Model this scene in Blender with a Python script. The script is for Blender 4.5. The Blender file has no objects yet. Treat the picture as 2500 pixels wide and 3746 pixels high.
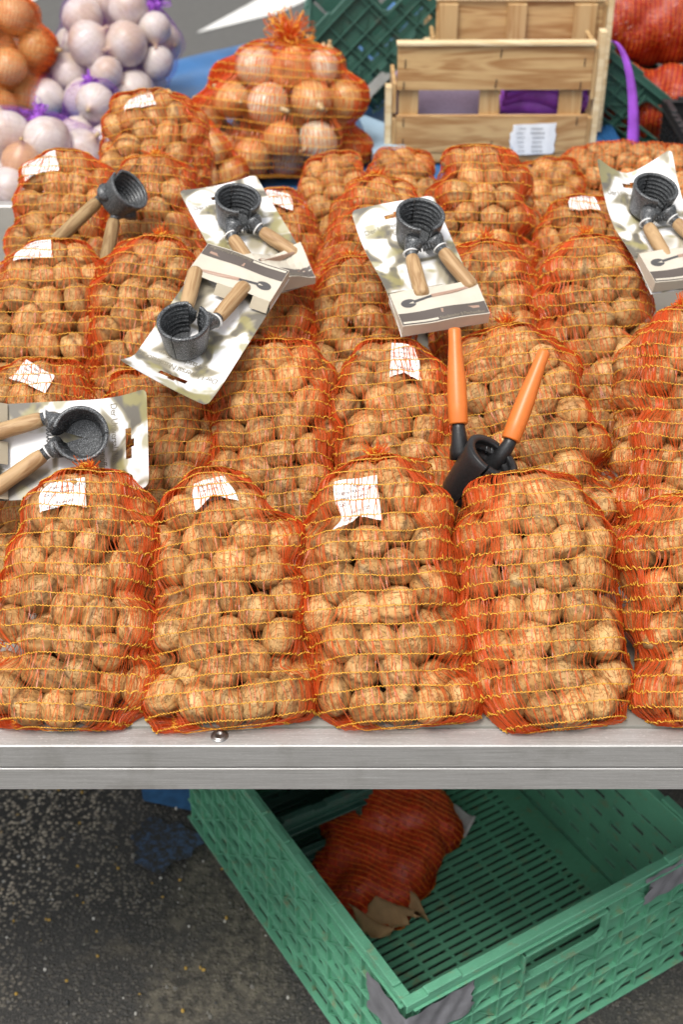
import bpy, bmesh, math, random
import numpy as np
from mathutils import Matrix, Vector, Euler

R = math.radians
scene = bpy.context.scene
col = scene.collection

# ------------------------------------------------------------------ camera
cam_data = bpy.data.cameras.new('camera')
cam_data.sensor_fit = 'HORIZONTAL'
cam_data.sensor_width = 24.0
cam_data.lens = 48.0
cam_data.clip_start = 0.05
cam_data.clip_end = 600.0
cam_data.dof.use_dof = True
cam_data.dof.focus_distance = 1.33
cam_data.dof.aperture_fstop = 7.0
cam = bpy.data.objects.new('camera', cam_data)
cam.location = (0.0, 0.0, 1.627)
cam.rotation_euler = (R(90 - 34.5), 0, 0)
col.objects.link(cam)
scene.camera = cam

# ------------------------------------------------------------------ world: bright overcast sky
SUN_EL, SUN_AZ = 64.0, 212.0
world = bpy.data.worlds.new('World')
scene.world = world
world.use_nodes = True
wn = world.node_tree
wn.nodes.clear()
wo = wn.nodes.new('ShaderNodeOutputWorld')
bg = wn.nodes.new('ShaderNodeBackground')
sky = wn.nodes.new('ShaderNodeTexSky')
sky.sky_type = 'NISHITA'
sky.sun_disc = False
sky.sun_elevation = R(SUN_EL)
sky.sun_rotation = R(SUN_AZ)
sky.dust_density = 4.0
sky.air_density = 1.0
sky.ozone_density = 1.0
hs = wn.nodes.new('ShaderNodeHueSaturation')
hs.inputs['Saturation'].default_value = 0.12
wn.links.new(sky.outputs[0], hs.inputs['Color'])
wn.links.new(hs.outputs[0], bg.inputs['Color'])
bg.inputs['Strength'].default_value = 0.135
wn.links.new(bg.outputs[0], wo.inputs['Surface'])

sun_data = bpy.data.lights.new('sun', 'SUN')
sun_data.energy = 1.5
sun_data.angle = R(20)
sun_data.color = (1.0, 0.95, 0.87)
sun = bpy.data.objects.new('sun', sun_data)
# Nishita rotation 0 puts the sun towards +Y, positive turns clockwise seen from above
sd = Vector((math.sin(R(SUN_AZ)) * math.cos(R(SUN_EL)), math.cos(R(SUN_AZ)) * math.cos(R(SUN_EL)), math.sin(R(SUN_EL))))
sun.rotation_euler = sd.to_track_quat('Z', 'Y').to_euler()
sun.location = (0, 0, 5)
col.objects.link(sun)

vs = scene.view_settings
vs.view_transform = 'Standard'
vs.look = 'None'
vs.exposure = 0.58
vs.gamma = 1.0
vs.use_curve_mapping = False
scene.render.engine = 'CYCLES'
scene.cycles.use_denoising = True
scene.cycles.max_bounces = 7
scene.cycles.diffuse_bounces = 3
scene.cycles.glossy_bounces = 3
scene.cycles.transparent_max_bounces = 14
scene.cycles.caustics_reflective = False
scene.cycles.caustics_refractive = False
scene.render.film_transparent = False

# ------------------------------------------------------------------ mesh helpers
class MB:
    """collects vertices, quads and triangles with a material slot each"""
    def __init__(self):
        self.v, self.q, self.t, self.qm, self.tm, self.n = [], [], [], [], [], 0

    def add(self, verts, quads=None, tris=None, m=0):
        verts = np.asarray(verts, dtype=np.float64).reshape(-1, 3)
        self.v.append(verts)
        if quads is not None and len(quads):
            q = np.asarray(quads, dtype=np.int64).reshape(-1, 4) + self.n
            self.q.append(q)
            self.qm.append(np.full(len(q), m))
        if tris is not None and len(tris):
            t = np.asarray(tris, dtype=np.int64).reshape(-1, 3) + self.n
            self.t.append(t)
            self.tm.append(np.full(len(t), m))
        self.n += len(verts)
        return self

    def mesh(self, name, smooth=True):
        me = bpy.data.meshes.new(name)
        V = np.concatenate(self.v) if self.v else np.zeros((0, 3))
        q = np.concatenate(self.q) if self.q else np.zeros((0, 4), int)
        t = np.concatenate(self.t) if self.t else np.zeros((0, 3), int)
        me.vertices.add(len(V))
        me.vertices.foreach_set('co', V.astype(np.float32).ravel())
        nl = len(q) * 4 + len(t) * 3
        me.loops.add(nl)
        me.loops.foreach_set('vertex_index', np.concatenate([q.ravel(), t.ravel()]).astype(np.int32))
        me.polygons.add(len(q) + len(t))
        st = np.concatenate([np.arange(len(q)) * 4, len(q) * 4 + np.arange(len(t)) * 3]).astype(np.int32)
        me.polygons.foreach_set('loop_start', st)
        mi = np.concatenate(([*self.qm] or [np.zeros(0)]) + ([*self.tm] or [np.zeros(0)])).astype(np.int32)
        me.polygons.foreach_set('material_index', mi)
        me.polygons.foreach_set('use_smooth', np.full(len(q) + len(t), smooth))
        me.update(calc_edges=True)
        return me


def link(o, parent=None):
    col.objects.link(o)
    if parent is not None:
        o.parent = parent
    return o


def obj(name, mb, mats, parent=None, loc=None, smooth=True):
    me = mb.mesh(name, smooth) if isinstance(mb, MB) else mb
    if not isinstance(mats, (list, tuple)):
        mats = [mats]
    for m in mats:
        me.materials.append(m)
    o = bpy.data.objects.new(name, me)
    if loc is not None:
        o.location = loc
    return link(o, parent)


def thing(name, label, cat, loc=(0, 0, 0), rot=None, group=None):
    o = bpy.data.objects.new(name, None)
    o.empty_display_size = 0.05
    o.location = loc
    if rot is not None:
        o.rotation_euler = rot
    tag(o, label, cat, group)
    return link(o)


def tag(o, label, cat, group=None):
    o['label'] = label
    o['category'] = cat
    if group:
        o['group'] = group
    return o


def structure(o):
    o['kind'] = 'structure'
    return o


def cbox(mb, c, s, b=0.0015, m=0, M=None):
    """box with chamfered edges: centre c, full size s, chamfer b"""
    h = np.array(s) / 2.0
    b = min(b, h.min() * 0.49)
    V, idx = [], {}
    for sx in (-1, 1):
        for sy in (-1, 1):
            for sz in (-1, 1):
                for ax in range(3):
                    p = np.array([sx, sy, sz]) * (h - b)
                    p[ax] = (sx, sy, sz)[ax] * h[ax]
                    idx[(sx, sy, sz, ax)] = len(V)
                    V.append(p)
    V = np.array(V)
    Q, T = [], []
    for ax in range(3):
        o1, o2 = [a for a in range(3) if a != ax]
        for sg in (-1, 1):
            f = []
            for (a, bb) in ((-1, -1), (1, -1), (1, 1), (-1, 1)):
                k = [0, 0, 0]
                k[ax], k[o1], k[o2] = sg, a, bb
                f.append(idx[(*k, ax)])
            Q.append(f)
    for a, bb, cc in ((0, 1, 2), (0, 2, 1), (1, 2, 0)):
        for sa in (-1, 1):
            for sb in (-1, 1):
                def k(sc):
                    r = [0, 0, 0]
                    r[a], r[bb], r[cc] = sa, sb, sc
                    return tuple(r)
                Q.append([idx[(*k(-1), a)], idx[(*k(1), a)], idx[(*k(1), bb)], idx[(*k(-1), bb)]])
    for sx in (-1, 1):
        for sy in (-1, 1):
            for sz in (-1, 1):
                T.append([idx[(sx, sy, sz, a)] for a in range(3)])

    def fix(f):
        p = V[f]
        n = np.cross(p[1] - p[0], p[2] - p[0])
        return f if n.dot(p.mean(0)) > 0 else f[::-1]
    Q = [fix(f) for f in Q]
    T = [fix(f) for f in T]
    W = V
    if M is not None:
        W = V @ np.array(M).T
    mb.add(W + np.array(c), Q, T, m)
    return mb


def bar(mb, p0, p1, w, t, up=(0, 0, 1), b=0.0008, m=0):
    """rectangular bar from p0 to p1, width w (sideways), thickness t (along up)"""
    p0, p1 = np.array(p0, float), np.array(p1, float)
    d = p1 - p0
    L = np.linalg.norm(d)
    d /= L
    up = np.array(up, float)
    s = np.cross(up, d)
    s /= np.linalg.norm(s)
    u = np.cross(d, s)
    M = np.stack([d, s, u], axis=1)
    return cbox(mb, (p0 + p1) / 2, (L, w, t), b, m, M)


def tube(mb, path, rad, n=8, m=0, caps=True, flat=1.0):
    P = np.array(path, float)
    rad = np.broadcast_to(np.array(rad, float), (len(P),))
    T = np.gradient(P, axis=0)
    T /= np.linalg.norm(T, axis=1)[:, None] + 1e-12
    ref = np.array([0, 0, 1.0]) if abs(T[0][2]) < 0.9 else np.array([1.0, 0, 0])
    s = np.cross(T[0], ref)
    s /= np.linalg.norm(s)
    V = []
    ang = np.arange(n) * 2 * np.pi / n
    for i in range(len(P)):
        s = s - T[i] * s.dot(T[i])
        s /= np.linalg.norm(s)
        u = np.cross(T[i], s)
        V.append(P[i] + rad[i] * (np.cos(ang)[:, None] * s + flat * np.sin(ang)[:, None] * u))
    V = np.concatenate(V)
    i = np.arange(len(P) - 1)[:, None] * n
    k = np.arange(n)[None, :]
    k2 = (k + 1) % n
    Q = np.stack([i + k, i + k2, i + n + k2, i + n + k], -1).reshape(-1, 4)
    Tt = []
    if caps:
        V = np.concatenate([V, P[:1], P[-1:]])
        a, b = len(V) - 2, len(V) - 1
        base = (len(P) - 1) * n
        Tt = [[a, (j + 1) % n, j] for j in range(n)] + [[b, base + j, base + (j + 1) % n] for j in range(n)]
    return mb.add(V, Q, Tt, m)


def lathe(mb, prof, n=24, M=None, c=(0, 0, 0), m=0, a0=0.0, a1=2 * np.pi, bump=None):
    """revolve (r, z) profile about z; closed if a full turn"""
    prof = np.array(prof, float)
    full = abs((a1 - a0) - 2 * np.pi) < 1e-6
    na = n if full else n + 1
    ang = a0 + (a1 - a0) * np.arange(na) / n
    r, z = prof[:, 0][:, None], prof[:, 1][:, None]
    V = np.stack([r * np.cos(ang), r * np.sin(ang), z + 0 * ang], -1).reshape(-1, 3)
    i = np.arange(len(prof) - 1)[:, None] * na
    k = np.arange(n)[None, :]
    k2 = (k + 1) % na
    Q = np.stack([i + k, i + k2, i + na + k2, i + na + k], -1).reshape(-1, 4)
    if M is not None:
        V = V @ np.array(M).T
    return mb.add(V + np.array(c), Q, None, m)


def axes(z, x=(1, 0, 0)):
    """3x3 matrix whose third column is z"""
    z = np.array(z, float)
    z /= np.linalg.norm(z)
    x = np.array(x, float)
    x = x - z * x.dot(z)
    if np.linalg.norm(x) < 1e-6:
        x = np.array([0, 1.0, 0]) - z * z[1]
    x /= np.linalg.norm(x)
    return np.stack([x, np.cross(z, x), z], axis=1)


def sheet(mb, P, m=0):
    """grid of points (nu, nv, 3) to quads"""
    nu, nv = P.shape[:2]
    i = np.arange(nu - 1)[:, None] * nv
    k = np.arange(nv - 1)[None, :]
    Q = np.stack([i + k, i + nv + k, i + nv + k + 1, i + k + 1], -1).reshape(-1, 4)
    return mb.add(P.reshape(-1, 3), Q, None, m)


def smooth_noise(rng, n, scale, periodic=True):
    """1-D noise made of a few random sines, n samples"""
    x = np.arange(n) / n * 2 * np.pi
    y = np.zeros(n)
    for k in range(1, scale + 1):
        y += rng.normal() * np.sin(k * x + rng.uniform(0, 6.28)) / math.sqrt(scale)
    return y

# ------------------------------------------------------------------ materials
def nt(name):
    m = bpy.data.materials.new(name)
    m.use_nodes = True
    t = m.node_tree
    t.nodes.clear()
    out = t.nodes.new('ShaderNodeOutputMaterial')
    p = t.nodes.new('ShaderNodeBsdfPrincipled')
    t.links.new(p.outputs[0], out.inputs['Surface'])
    return m, t, p, out


def N(t, kind, **kw):
    n = t.nodes.new(kind)
    for k, v in kw.items():
        if k in n.inputs:
            n.inputs[k].default_value = v
        else:
            setattr(n, k, v)
    return n


def coords(t, scale=(1, 1, 1), kind='Object', rot=(0, 0, 0)):
    tc = N(t, 'ShaderNodeTexCoord')
    mp = N(t, 'ShaderNodeMapping')
    mp.inputs['Scale'].default_value = scale
    mp.inputs['Rotation'].default_value = rot
    t.links.new(tc.outputs[kind], mp.inputs['Vector'])
    return mp.outputs[0]


def noise(t, vec, scale, detail=4.0, rough=0.55, dist=0.0):
    n = N(t, 'ShaderNodeTexNoise')
    n.inputs['Scale'].default_value = scale
    n.inputs['Detail'].default_value = detail
    n.inputs['Roughness'].default_value = rough
    n.inputs['Distortion'].default_value = dist
    if vec is not None:
        t.links.new(vec, n.inputs['Vector'])
    return n.outputs['Fac']


def ramp(t, fac, stops, interp='LINEAR'):
    r = N(t, 'ShaderNodeValToRGB')
    r.color_ramp.interpolation = interp
    els = r.color_ramp.elements
    while len(els) < len(stops):
        els.new(0.5)
    for e, (p, c) in zip(els, stops):
        e.position = p
        e.color = (*c, 1) if len(c) == 3 else c
    t.links.new(fac, r.inputs['Fac'])
    return r.outputs['Color']


def mixc(t, fac, a, b, mode='MIX'):
    n = N(t, 'ShaderNodeMix', data_type='RGBA', blend_type=mode)
    for sock, v in ((n.inputs['Factor'], fac), (n.inputs['A'], a), (n.inputs['B'], b)):
        pass
    fa, ca, cb = n.inputs[0], n.inputs[6], n.inputs[7]
    for s, v in ((fa, fac), (ca, a), (cb, b)):
        if isinstance(v, (int, float)):
            s.default_value = v
        elif isinstance(v, tuple):
            s.default_value = (*v, 1) if len(v) == 3 else v
        else:
            t.links.new(v, s)
    return n.outputs[2]


def math_(t, op, a, b=None):
    n = N(t, 'ShaderNodeMath', operation=op)
    for i, v in enumerate((a, b)):
        if v is None:
            continue
        if isinstance(v, (int, float)):
            n.inputs[i].default_value = v
        else:
            t.links.new(v, n.inputs[i])
    return n.outputs[0]


def bump(t, p, h, strength=0.3, dist=0.001):
    b = N(t, 'ShaderNodeBump')
    b.inputs['Strength'].default_value = strength
    b.inputs['Distance'].default_value = dist
    t.links.new(h, b.inputs['Height'])
    t.links.new(b.outputs[0], p.inputs['Normal'])
    return b


def setp(p, **kw):
    for k, v in kw.items():
        s = p.inputs[k]
        if isinstance(v, tuple) and len(v) == 3:
            v = (*v, 1)
        s.default_value = v


def rand_obj(t):
    return N(t, 'ShaderNodeObjectInfo').outputs['Random']


def mat_plain(name, c, rough=0.5, metal=0.0, var=0.12, scale=60.0, bump_s=0.0):
    m, t, p, o = nt(name)
    v = coords(t)
    f = noise(t, v, scale, 5)
    d = tuple(x * (1 - var) for x in c)
    l = tuple(min(1, x * (1 + var)) for x in c)
    t.links.new(ramp(t, f, [(0.3, d), (0.7, l)]), p.inputs['Base Color'])
    setp(p, Roughness=rough, Metallic=metal)
    if bump_s:
        bump(t, p, noise(t, v, scale * 3, 4), bump_s, 0.0006)
    return m


def mat_walnut():
    m, t, p, o = nt('walnut_shell')
    v = coords(t)
    rnd = rand_obj(t)
    # offset the pattern for every nut
    add = N(t, 'ShaderNodeVectorMath', operation='ADD')
    cmb = N(t, 'ShaderNodeCombineXYZ')
    t.links.new(math_(t, 'MULTIPLY', rnd, 7.0), cmb.inputs[0])
    t.links.new(math_(t, 'MULTIPLY', rnd, 3.0), cmb.inputs[2])
    t.links.new(v, add.inputs[0])
    t.links.new(cmb.outputs[0], add.inputs[1])
    vv = add.outputs[0]
    big = noise(t, vv, 55, 4, 0.6)
    fine = noise(t, vv, 230, 5, 0.65)
    base = ramp(t, big, [(0.32, (0.29, 0.142, 0.046)), (0.46, (0.47, 0.260, 0.090)), (0.62, (0.63, 0.400, 0.168))])
    # thin dark veins: where stretched noise crosses its middle
    st = N(t, 'ShaderNodeVectorMath', operation='MULTIPLY')
    st.inputs[1].default_value = (1, 1, 0.42)
    t.links.new(vv, st.inputs[0])
    vein = noise(t, st.outputs[0], 170, 4, 0.55, 0.8)
    dv = math_(t, 'ABSOLUTE', math_(t, 'SUBTRACT', vein, 0.5))
    vm = ramp(t, dv, [(0.0, (1, 1, 1)), (0.026, (0, 0, 0))])
    c1 = mixc(t, math_(t, 'MULTIPLY', vm, 0.5), base, (0.13, 0.058, 0.022))
    # the joint between the two half shells
    sx = N(t, 'ShaderNodeSeparateXYZ')
    t.links.new(v, sx.inputs[0])
    jn = ramp(t, math_(t, 'ABSOLUTE', math_(t, 'ADD', sx.outputs[0], math_(t, 'MULTIPLY', math_(t, 'SUBTRACT', big, 0.5), 0.002))), [(0.0003, (1, 1, 1)), (0.0011, (0, 0, 0))])
    c1 = mixc(t, math_(t, 'MULTIPLY', jn, 0.7), c1, (0.10, 0.045, 0.018))
    spot = ramp(t, fine, [(0.60, (0, 0, 0)), (0.72, (1, 1, 1))])
    c2 = mixc(t, math_(t, 'MULTIPLY', spot, 0.35), c1, (0.22, 0.12, 0.055))
    h2 = N(t, 'ShaderNodeHueSaturation')
    t.links.new(c2, h2.inputs['Color'])
    t.links.new(math_(t, 'ADD', math_(t, 'MULTIPLY', rnd, 0.38), 0.80), h2.inputs['Value'])
    t.links.new(h2.outputs[0], p.inputs['Base Color'])
    setp(p, Roughness=0.55)
    p.inputs['Specular IOR Level'].default_value = 0.35
    hh = math_(t, 'SUBTRACT', math_(t, 'MULTIPLY', fine, 0.5), math_(t, 'MULTIPLY', vm, 0.8))
    bump(t, p, hh, 0.7, 0.0016)
    return m


def mat_film(name, c, clear=0.35, tint=None, rough=0.28):
    """translucent plastic strip"""
    m, t, p, o = nt(name)
    v = coords(t)
    f = noise(t, v, 40, 3)
    d = tuple(x * 0.72 for x in c)
    t.links.new(ramp(t, f, [(0.3, d), (0.65, c)]), p.inputs['Base Color'])
    setp(p, Roughness=rough)
    tr = N(t, 'ShaderNodeBsdfTransparent')
    tr.inputs['Color'].default_value = (*(tint or (1, 0.55, 0.35)), 1)
    tl = N(t, 'ShaderNodeBsdfTranslucent')
    tl.inputs['Color'].default_value = (*c, 1)
    m1 = N(t, 'ShaderNodeMixShader')
    m1.inputs[0].default_value = 0.3
    t.links.new(p.outputs[0], m1.inputs[1])
    t.links.new(tl.outputs[0], m1.inputs[2])
    m2 = N(t, 'ShaderNodeMixShader')
    m2.inputs[0].default_value = clear
    t.links.new(m1.outputs[0], m2.inputs[1])
    t.links.new(tr.outputs[0], m2.inputs[2])
    t.links.new(m2.outputs[0], o.inputs['Surface'])
    return m


def mat_wood(name, dark, light, axis='X', scale=1.0, rough=0.6, knots=True):
    m, t, p, o = nt(name)
    st = {'X': (0.12, 1, 1), 'Y': (1, 0.12, 1), 'Z': (1, 1, 0.12)}[axis]
    v = coords(t, tuple(s * scale for s in st))
    rnd = rand_obj(t)
    add = N(t, 'ShaderNodeVectorMath', operation='ADD')
    cmb = N(t, 'ShaderNodeCombineXYZ')
    for k in range(3):
        t.links.new(math_(t, 'MULTIPLY', rnd, 5.0 + 3 * k), cmb.inputs[k])
    t.links.new(v, add.inputs[0])
    t.links.new(cmb.outputs[0], add.inputs[1])
    warp = noise(t, add.outputs[0], 9, 3, 0.5)
    w = N(t, 'ShaderNodeTexNoise')
    w.inputs['Scale'].default_value = 26
    w.inputs['Detail'].default_value = 3
    w.inputs['Distortion'].default_value = 1.6
    t.links.new(add.outputs[0], w.inputs['Vector'])
    rings = math_(t, 'SINE', math_(t, 'MULTIPLY', math_(t, 'ADD', w.outputs['Fac'], warp), 24.0))
    fine = noise(t, add.outputs[0], 300, 4, 0.6)
    mixf = math_(t, 'ADD', math_(t, 'MULTIPLY', math_(t, 'ADD', math_(t, 'MULTIPLY', rings, 0.5), 0.5), 0.55), math_(t, 'MULTIPLY', fine, 0.5))
    c = ramp(t, mixf, [(0.15, light), (0.6, tuple((a + b) / 2 for a, b in zip(dark, light))), (0.95, dark)])
    t.links.new(c, p.inputs['Base Color'])
    setp(p, Roughness=rough)
    bump(t, p, fine, 0.2, 0.0006)
    return m


def mat_aluminium():
    m, t, p, o = nt('worn_aluminium')
    v = coords(t, (3, 160, 160))
    f = noise(t, v, 6, 6, 0.7)
    v2 = coords(t)
    blot = noise(t, v2, 14, 5, 0.6)
    v3 = coords(t, (8, 60, 220), rot=(0, 0, 0))
    scr = noise(t, v3, 10, 2, 0.5, 0.6)
    s = ramp(t, math_(t, 'ABSOLUTE', math_(t, 'SUBTRACT', scr, 0.5)), [(0.0, (1, 1, 1)), (0.012, (0, 0, 0))])
    base = ramp(t, f, [(0.25, (0.36, 0.35, 0.335)), (0.75, (0.60, 0.59, 0.575))])
    c = mixc(t, math_(t, 'MULTIPLY', s, 0.7), base, (0.9, 0.9, 0.88))
    dirt = ramp(t, blot, [(0.55, (0, 0, 0)), (0.75, (1, 1, 1))])
    c = mixc(t, math_(t, 'MULTIPLY', dirt, 0.45), c, (0.22, 0.2, 0.17))
    t.links.new(c, p.inputs['Base Color'])
    setp(p, Metallic=0.45)
    t.links.new(ramp(t, f, [(0.2, (0.36,) * 3), (0.8, (0.58,) * 3)]), p.inputs['Roughness'])
    bump(t, p, math_(t, 'ADD', f, math_(t, 'MULTIPLY', s, -0.5)), 0.25, 0.0005)
    return m


def mat_iron():
    m, t, p, o = nt('speckled_cast_iron')
    v = coords(t)
    f = noise(t, v, 900, 3, 0.6)
    c = ramp(t, f, [(0.38, (0.022, 0.023, 0.025)), (0.55, (0.10, 0.105, 0.11)), (0.68, (0.30, 0.31, 0.32))])
    t.links.new(c, p.inputs['Base Color'])
    setp(p, Roughness=0.38, Metallic=0.25)
    bump(t, p, noise(t, v, 700, 3), 0.35, 0.0005)
    return m


def mat_asphalt():
    m, t, p, o = nt('wet_patched_asphalt')
    v = coords(t)
    vo = N(t, 'ShaderNodeTexVoronoi')
    vo.inputs['Scale'].default_value = 165
    t.links.new(v, vo.inputs['Vector'])
    stone = N(t, 'ShaderNodeSeparateColor')
    t.links.new(vo.outputs['Color'], stone.inputs[0])
    fine = noise(t, v, 420, 4, 0.7)
    mid = noise(t, v, 60, 4, 0.6)
    big = noise(t, v, 4.2, 4, 0.55)
    big2 = noise(t, v, 7.0, 4, 0.6, 0.5)
    # dark bitumen, with grey stone chips showing
    bit = ramp(t, fine, [(0.36, (0.010, 0.010, 0.010)), (0.55, (0.055, 0.052, 0.048)), (0.68, (0.16, 0.15, 0.135))])
    chips = ramp(t, stone.outputs[0], [(0.0, (0.18, 0.16, 0.13)), (0.55, (0.50, 0.43, 0.33)), (0.93, (0.62, 0.54, 0.42)), (0.985, (0.5, 0.48, 0.45)), (1.0, (0.42, 0.27, 0.07))])
    edge = ramp(t, vo.outputs['Distance'], [(0.36, (1, 1, 1)), (0.60, (0, 0, 0))])
    chipped = math_(t, 'MULTIPLY', edge, ramp(t, stone.outputs[1], [(0.28, (0, 0, 0)), (0.42, (1, 1, 1))]))
    # coarse worn aggregate lies bare to the left of the stall, dark binder covers it elsewhere
    sp = N(t, 'ShaderNodeSeparateXYZ')
    t.links.new(v, sp.inputs[0])
    bare = math_(t, 'ADD', math_(t, 'MULTIPLY', math_(t, 'ADD', sp.outputs[0], 0.43), -4.0), math_(t, 'MULTIPLY', math_(t, 'SUBTRACT', sp.outputs[1], 1.40), 2.2))
    bare = math_(t, 'ADD', bare, math_(t, 'MULTIPLY', math_(t, 'SUBTRACT', big, 0.5), 3.0))
    cover = ramp(t, math_(t, 'ADD', math_(t, 'MULTIPLY', bare, 0.5), 0.55), [(0.30, (0.10,) * 3), (0.72, (1, 1, 1))])
    c = mixc(t, math_(t, 'MULTIPLY', chipped, cover), bit, chips)
    # pale silt washed against the crate
    dx = math_(t, 'ADD', sp.outputs[0], 0.14)
    dy = math_(t, 'SUBTRACT', sp.outputs[1], 1.24)
    dd = math_(t, 'SQRT', math_(t, 'ADD', math_(t, 'MULTIPLY', dx, dx), math_(t, 'MULTIPLY', math_(t, 'MULTIPLY', dy, dy), 0.6)))
    silt = math_(t, 'SUBTRACT', math_(t, 'ADD', big2, 0.22), math_(t, 'MULTIPLY', dd, 1.5))
    tan = ramp(t, math_(t, 'MAXIMUM', silt, math_(t, 'MULTIPLY', big2, 0.85)), [(0.46, (0, 0, 0)), (0.66, (1, 1, 1))])
    tanc = ramp(t, mid, [(0.38, (0.05, 0.044, 0.034)), (0.60, (0.22, 0.19, 0.14))])
    c = mixc(t, math_(t, 'MULTIPLY', tan, 0.6), c, tanc)
    t.links.new(c, p.inputs['Base Color'])
    t.links.new(ramp(t, big, [(0.35, (0.45,) * 3), (0.6, (0.9,) * 3)]), p.inputs['Roughness'])
    hh = math_(t, 'ADD', math_(t, 'MULTIPLY', chipped, 0.8), fine)
    bump(t, p, hh, 0.7, 0.003)
    return m


def mat_plastic_dirty(name, c, dirt=(0.30, 0.17, 0.08), rough=0.42, amt=0.5):
    m, t, p, o = nt(name)
    v = coords(t)
    f = noise(t, v, 9, 5, 0.6)
    g = noise(t, v, 45, 5, 0.65)
    base = ramp(t, f, [(0.3, tuple(x * 0.82 for x in c)), (0.7, tuple(min(1, x * 1.15) for x in c))])
    d = ramp(t, g, [(0.58, (0, 0, 0)), (0.70, (1, 1, 1))])
    cc = mixc(t, math_(t, 'MULTIPLY', d, amt), base, dirt)
    sc = coords(t, (40, 300, 300), rot=(0.3, 0.5, 0.9))
    s = ramp(t, math_(t, 'ABSOLUTE', math_(t, 'SUBTRACT', noise(t, sc, 1.0, 2, 0.5), 0.5)), [(0.0, (1, 1, 1)), (0.01, (0, 0, 0))])
    cc = mixc(t, math_(t, 'MULTIPLY', s, 0.35), cc, tuple(min(1, x * 1.8 + 0.08) for x in c))
    t.links.new(cc, p.inputs['Base Color'])
    setp(p, Roughness=rough)
    bump(t, p, g, 0.15, 0.001)
    return m


def mat_card_print():
    """soft-focus blossom print: white, olive and warm grey patches"""
    m, t, p, o = nt('card_print')
    v = coords(t)
    rnd = rand_obj(t)
    add = N(t, 'ShaderNodeVectorMath', operation='ADD')
    t.links.new(v, add.inputs[0])
    t.links.new(rnd, add.inputs[1])
    f = noise(t, v, 22, 2, 0.45, 0.8)
    g = noise(t, v, 31, 2, 0.45, 0.3)
    c = ramp(t, f, [(0.40, (0.16, 0.145, 0.12)), (0.455, (0.38, 0.34, 0.25)), (0.51, (0.80, 0.79, 0.78)), (0.7, (0.84, 0.83, 0.86))])
    ol = ramp(t, g, [(0.55, (0, 0, 0)), (0.63, (1, 1, 1))])
    c = mixc(t, math_(t, 'MULTIPLY', ol, 0.75), c, (0.35, 0.31, 0.13))
    t.links.new(c, p.inputs['Base Color'])
    setp(p, Roughness=0.35)
    bump(t, p, noise(t, v, 60, 3), 0.15, 0.001)
    return m


def mat_rubbed(name, c):
    m, t, p, o = nt(name)
    v = coords(t)
    f = noise(t, v, 120, 5, 0.7)
    t.links.new(ramp(t, f, [(0.46, (0.035, 0.034, 0.032)), (0.60, c)]), p.inputs['Base Color'])
    setp(p, Roughness=0.85)
    bump(t, p, f, 0.5, 0.002)
    return m


def mat_paper(name='label_paper', c=(0.86, 0.86, 0.85)):
    return mat_plain(name, c, 0.7, 0, 0.04, 80, 0.05)


def mat_onion(name, c1, c2, c3, rough=0.35):
    m, t, p, o = nt(name)
    v = coords(t)
    sep = N(t, 'ShaderNodeSeparateXYZ')
    t.links.new(v, sep.inputs[0])
    ang = math_(t, 'ARCTAN2', sep.outputs[1], sep.outputs[0])
    cmb = N(t, 'ShaderNodeCombineXYZ')
    t.links.new(math_(t, 'MULTIPLY', ang, 5.0), cmb.inputs[0])
    t.links.new(math_(t, 'MULTIPLY', sep.outputs[2], 14.0), cmb.inputs[1])
    t.links.new(math_(t, 'MULTIPLY', rand_obj(t), 9.0), cmb.inputs[2])
    st = noise(t, cmb.outputs[0], 1.6, 4, 0.6)
    add = N(t, 'ShaderNodeVectorMath', operation='ADD')
    t.links.new(v, add.inputs[0])
    t.links.new(rand_obj(t), add.inputs[1])
    big = noise(t, add.outputs[0], 16, 3, 0.5)
    c = ramp(t, st, [(0.3, c1), (0.6, c2)])
    bl = ramp(t, big, [(0.52, (0, 0, 0)), (0.66, (1, 1, 1))])
    c = mixc(t, math_(t, 'MULTIPLY', bl, 0.7), c, c3)
    # brown root plate below, dry straw-coloured neck above, a few dark papery streaks
    root = ramp(t, math_(t, 'MULTIPLY', math_(t, 'ADD', sep.outputs[2], math_(t, 'MULTIPLY', st, 0.004)), -1.0), [(0.0255, (0, 0, 0)), (0.0285, (1, 1, 1))])
    c = mixc(t, math_(t, 'MULTIPLY', root, 0.85), c, (0.16, 0.085, 0.04))
    neck = ramp(t, math_(t, 'ADD', sep.outputs[2], math_(t, 'MULTIPLY', st, 0.006)), [(0.027, (0, 0, 0)), (0.034, (1, 1, 1))])
    c = mixc(t, math_(t, 'MULTIPLY', neck, 0.8), c, (0.42, 0.27, 0.12))
    streak = ramp(t, noise(t, cmb.outputs[0], 3.2, 3, 0.6), [(0.62, (0, 0, 0)), (0.68, (1, 1, 1))])
    c = mixc(t, math_(t, 'MULTIPLY', streak, 0.35), c, tuple(x * 0.55 for x in c3))
    t.links.new(c, p.inputs['Base Color'])
    setp(p, Roughness=rough)
    bump(t, p, st, 0.3, 0.0015)
    return m


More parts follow.
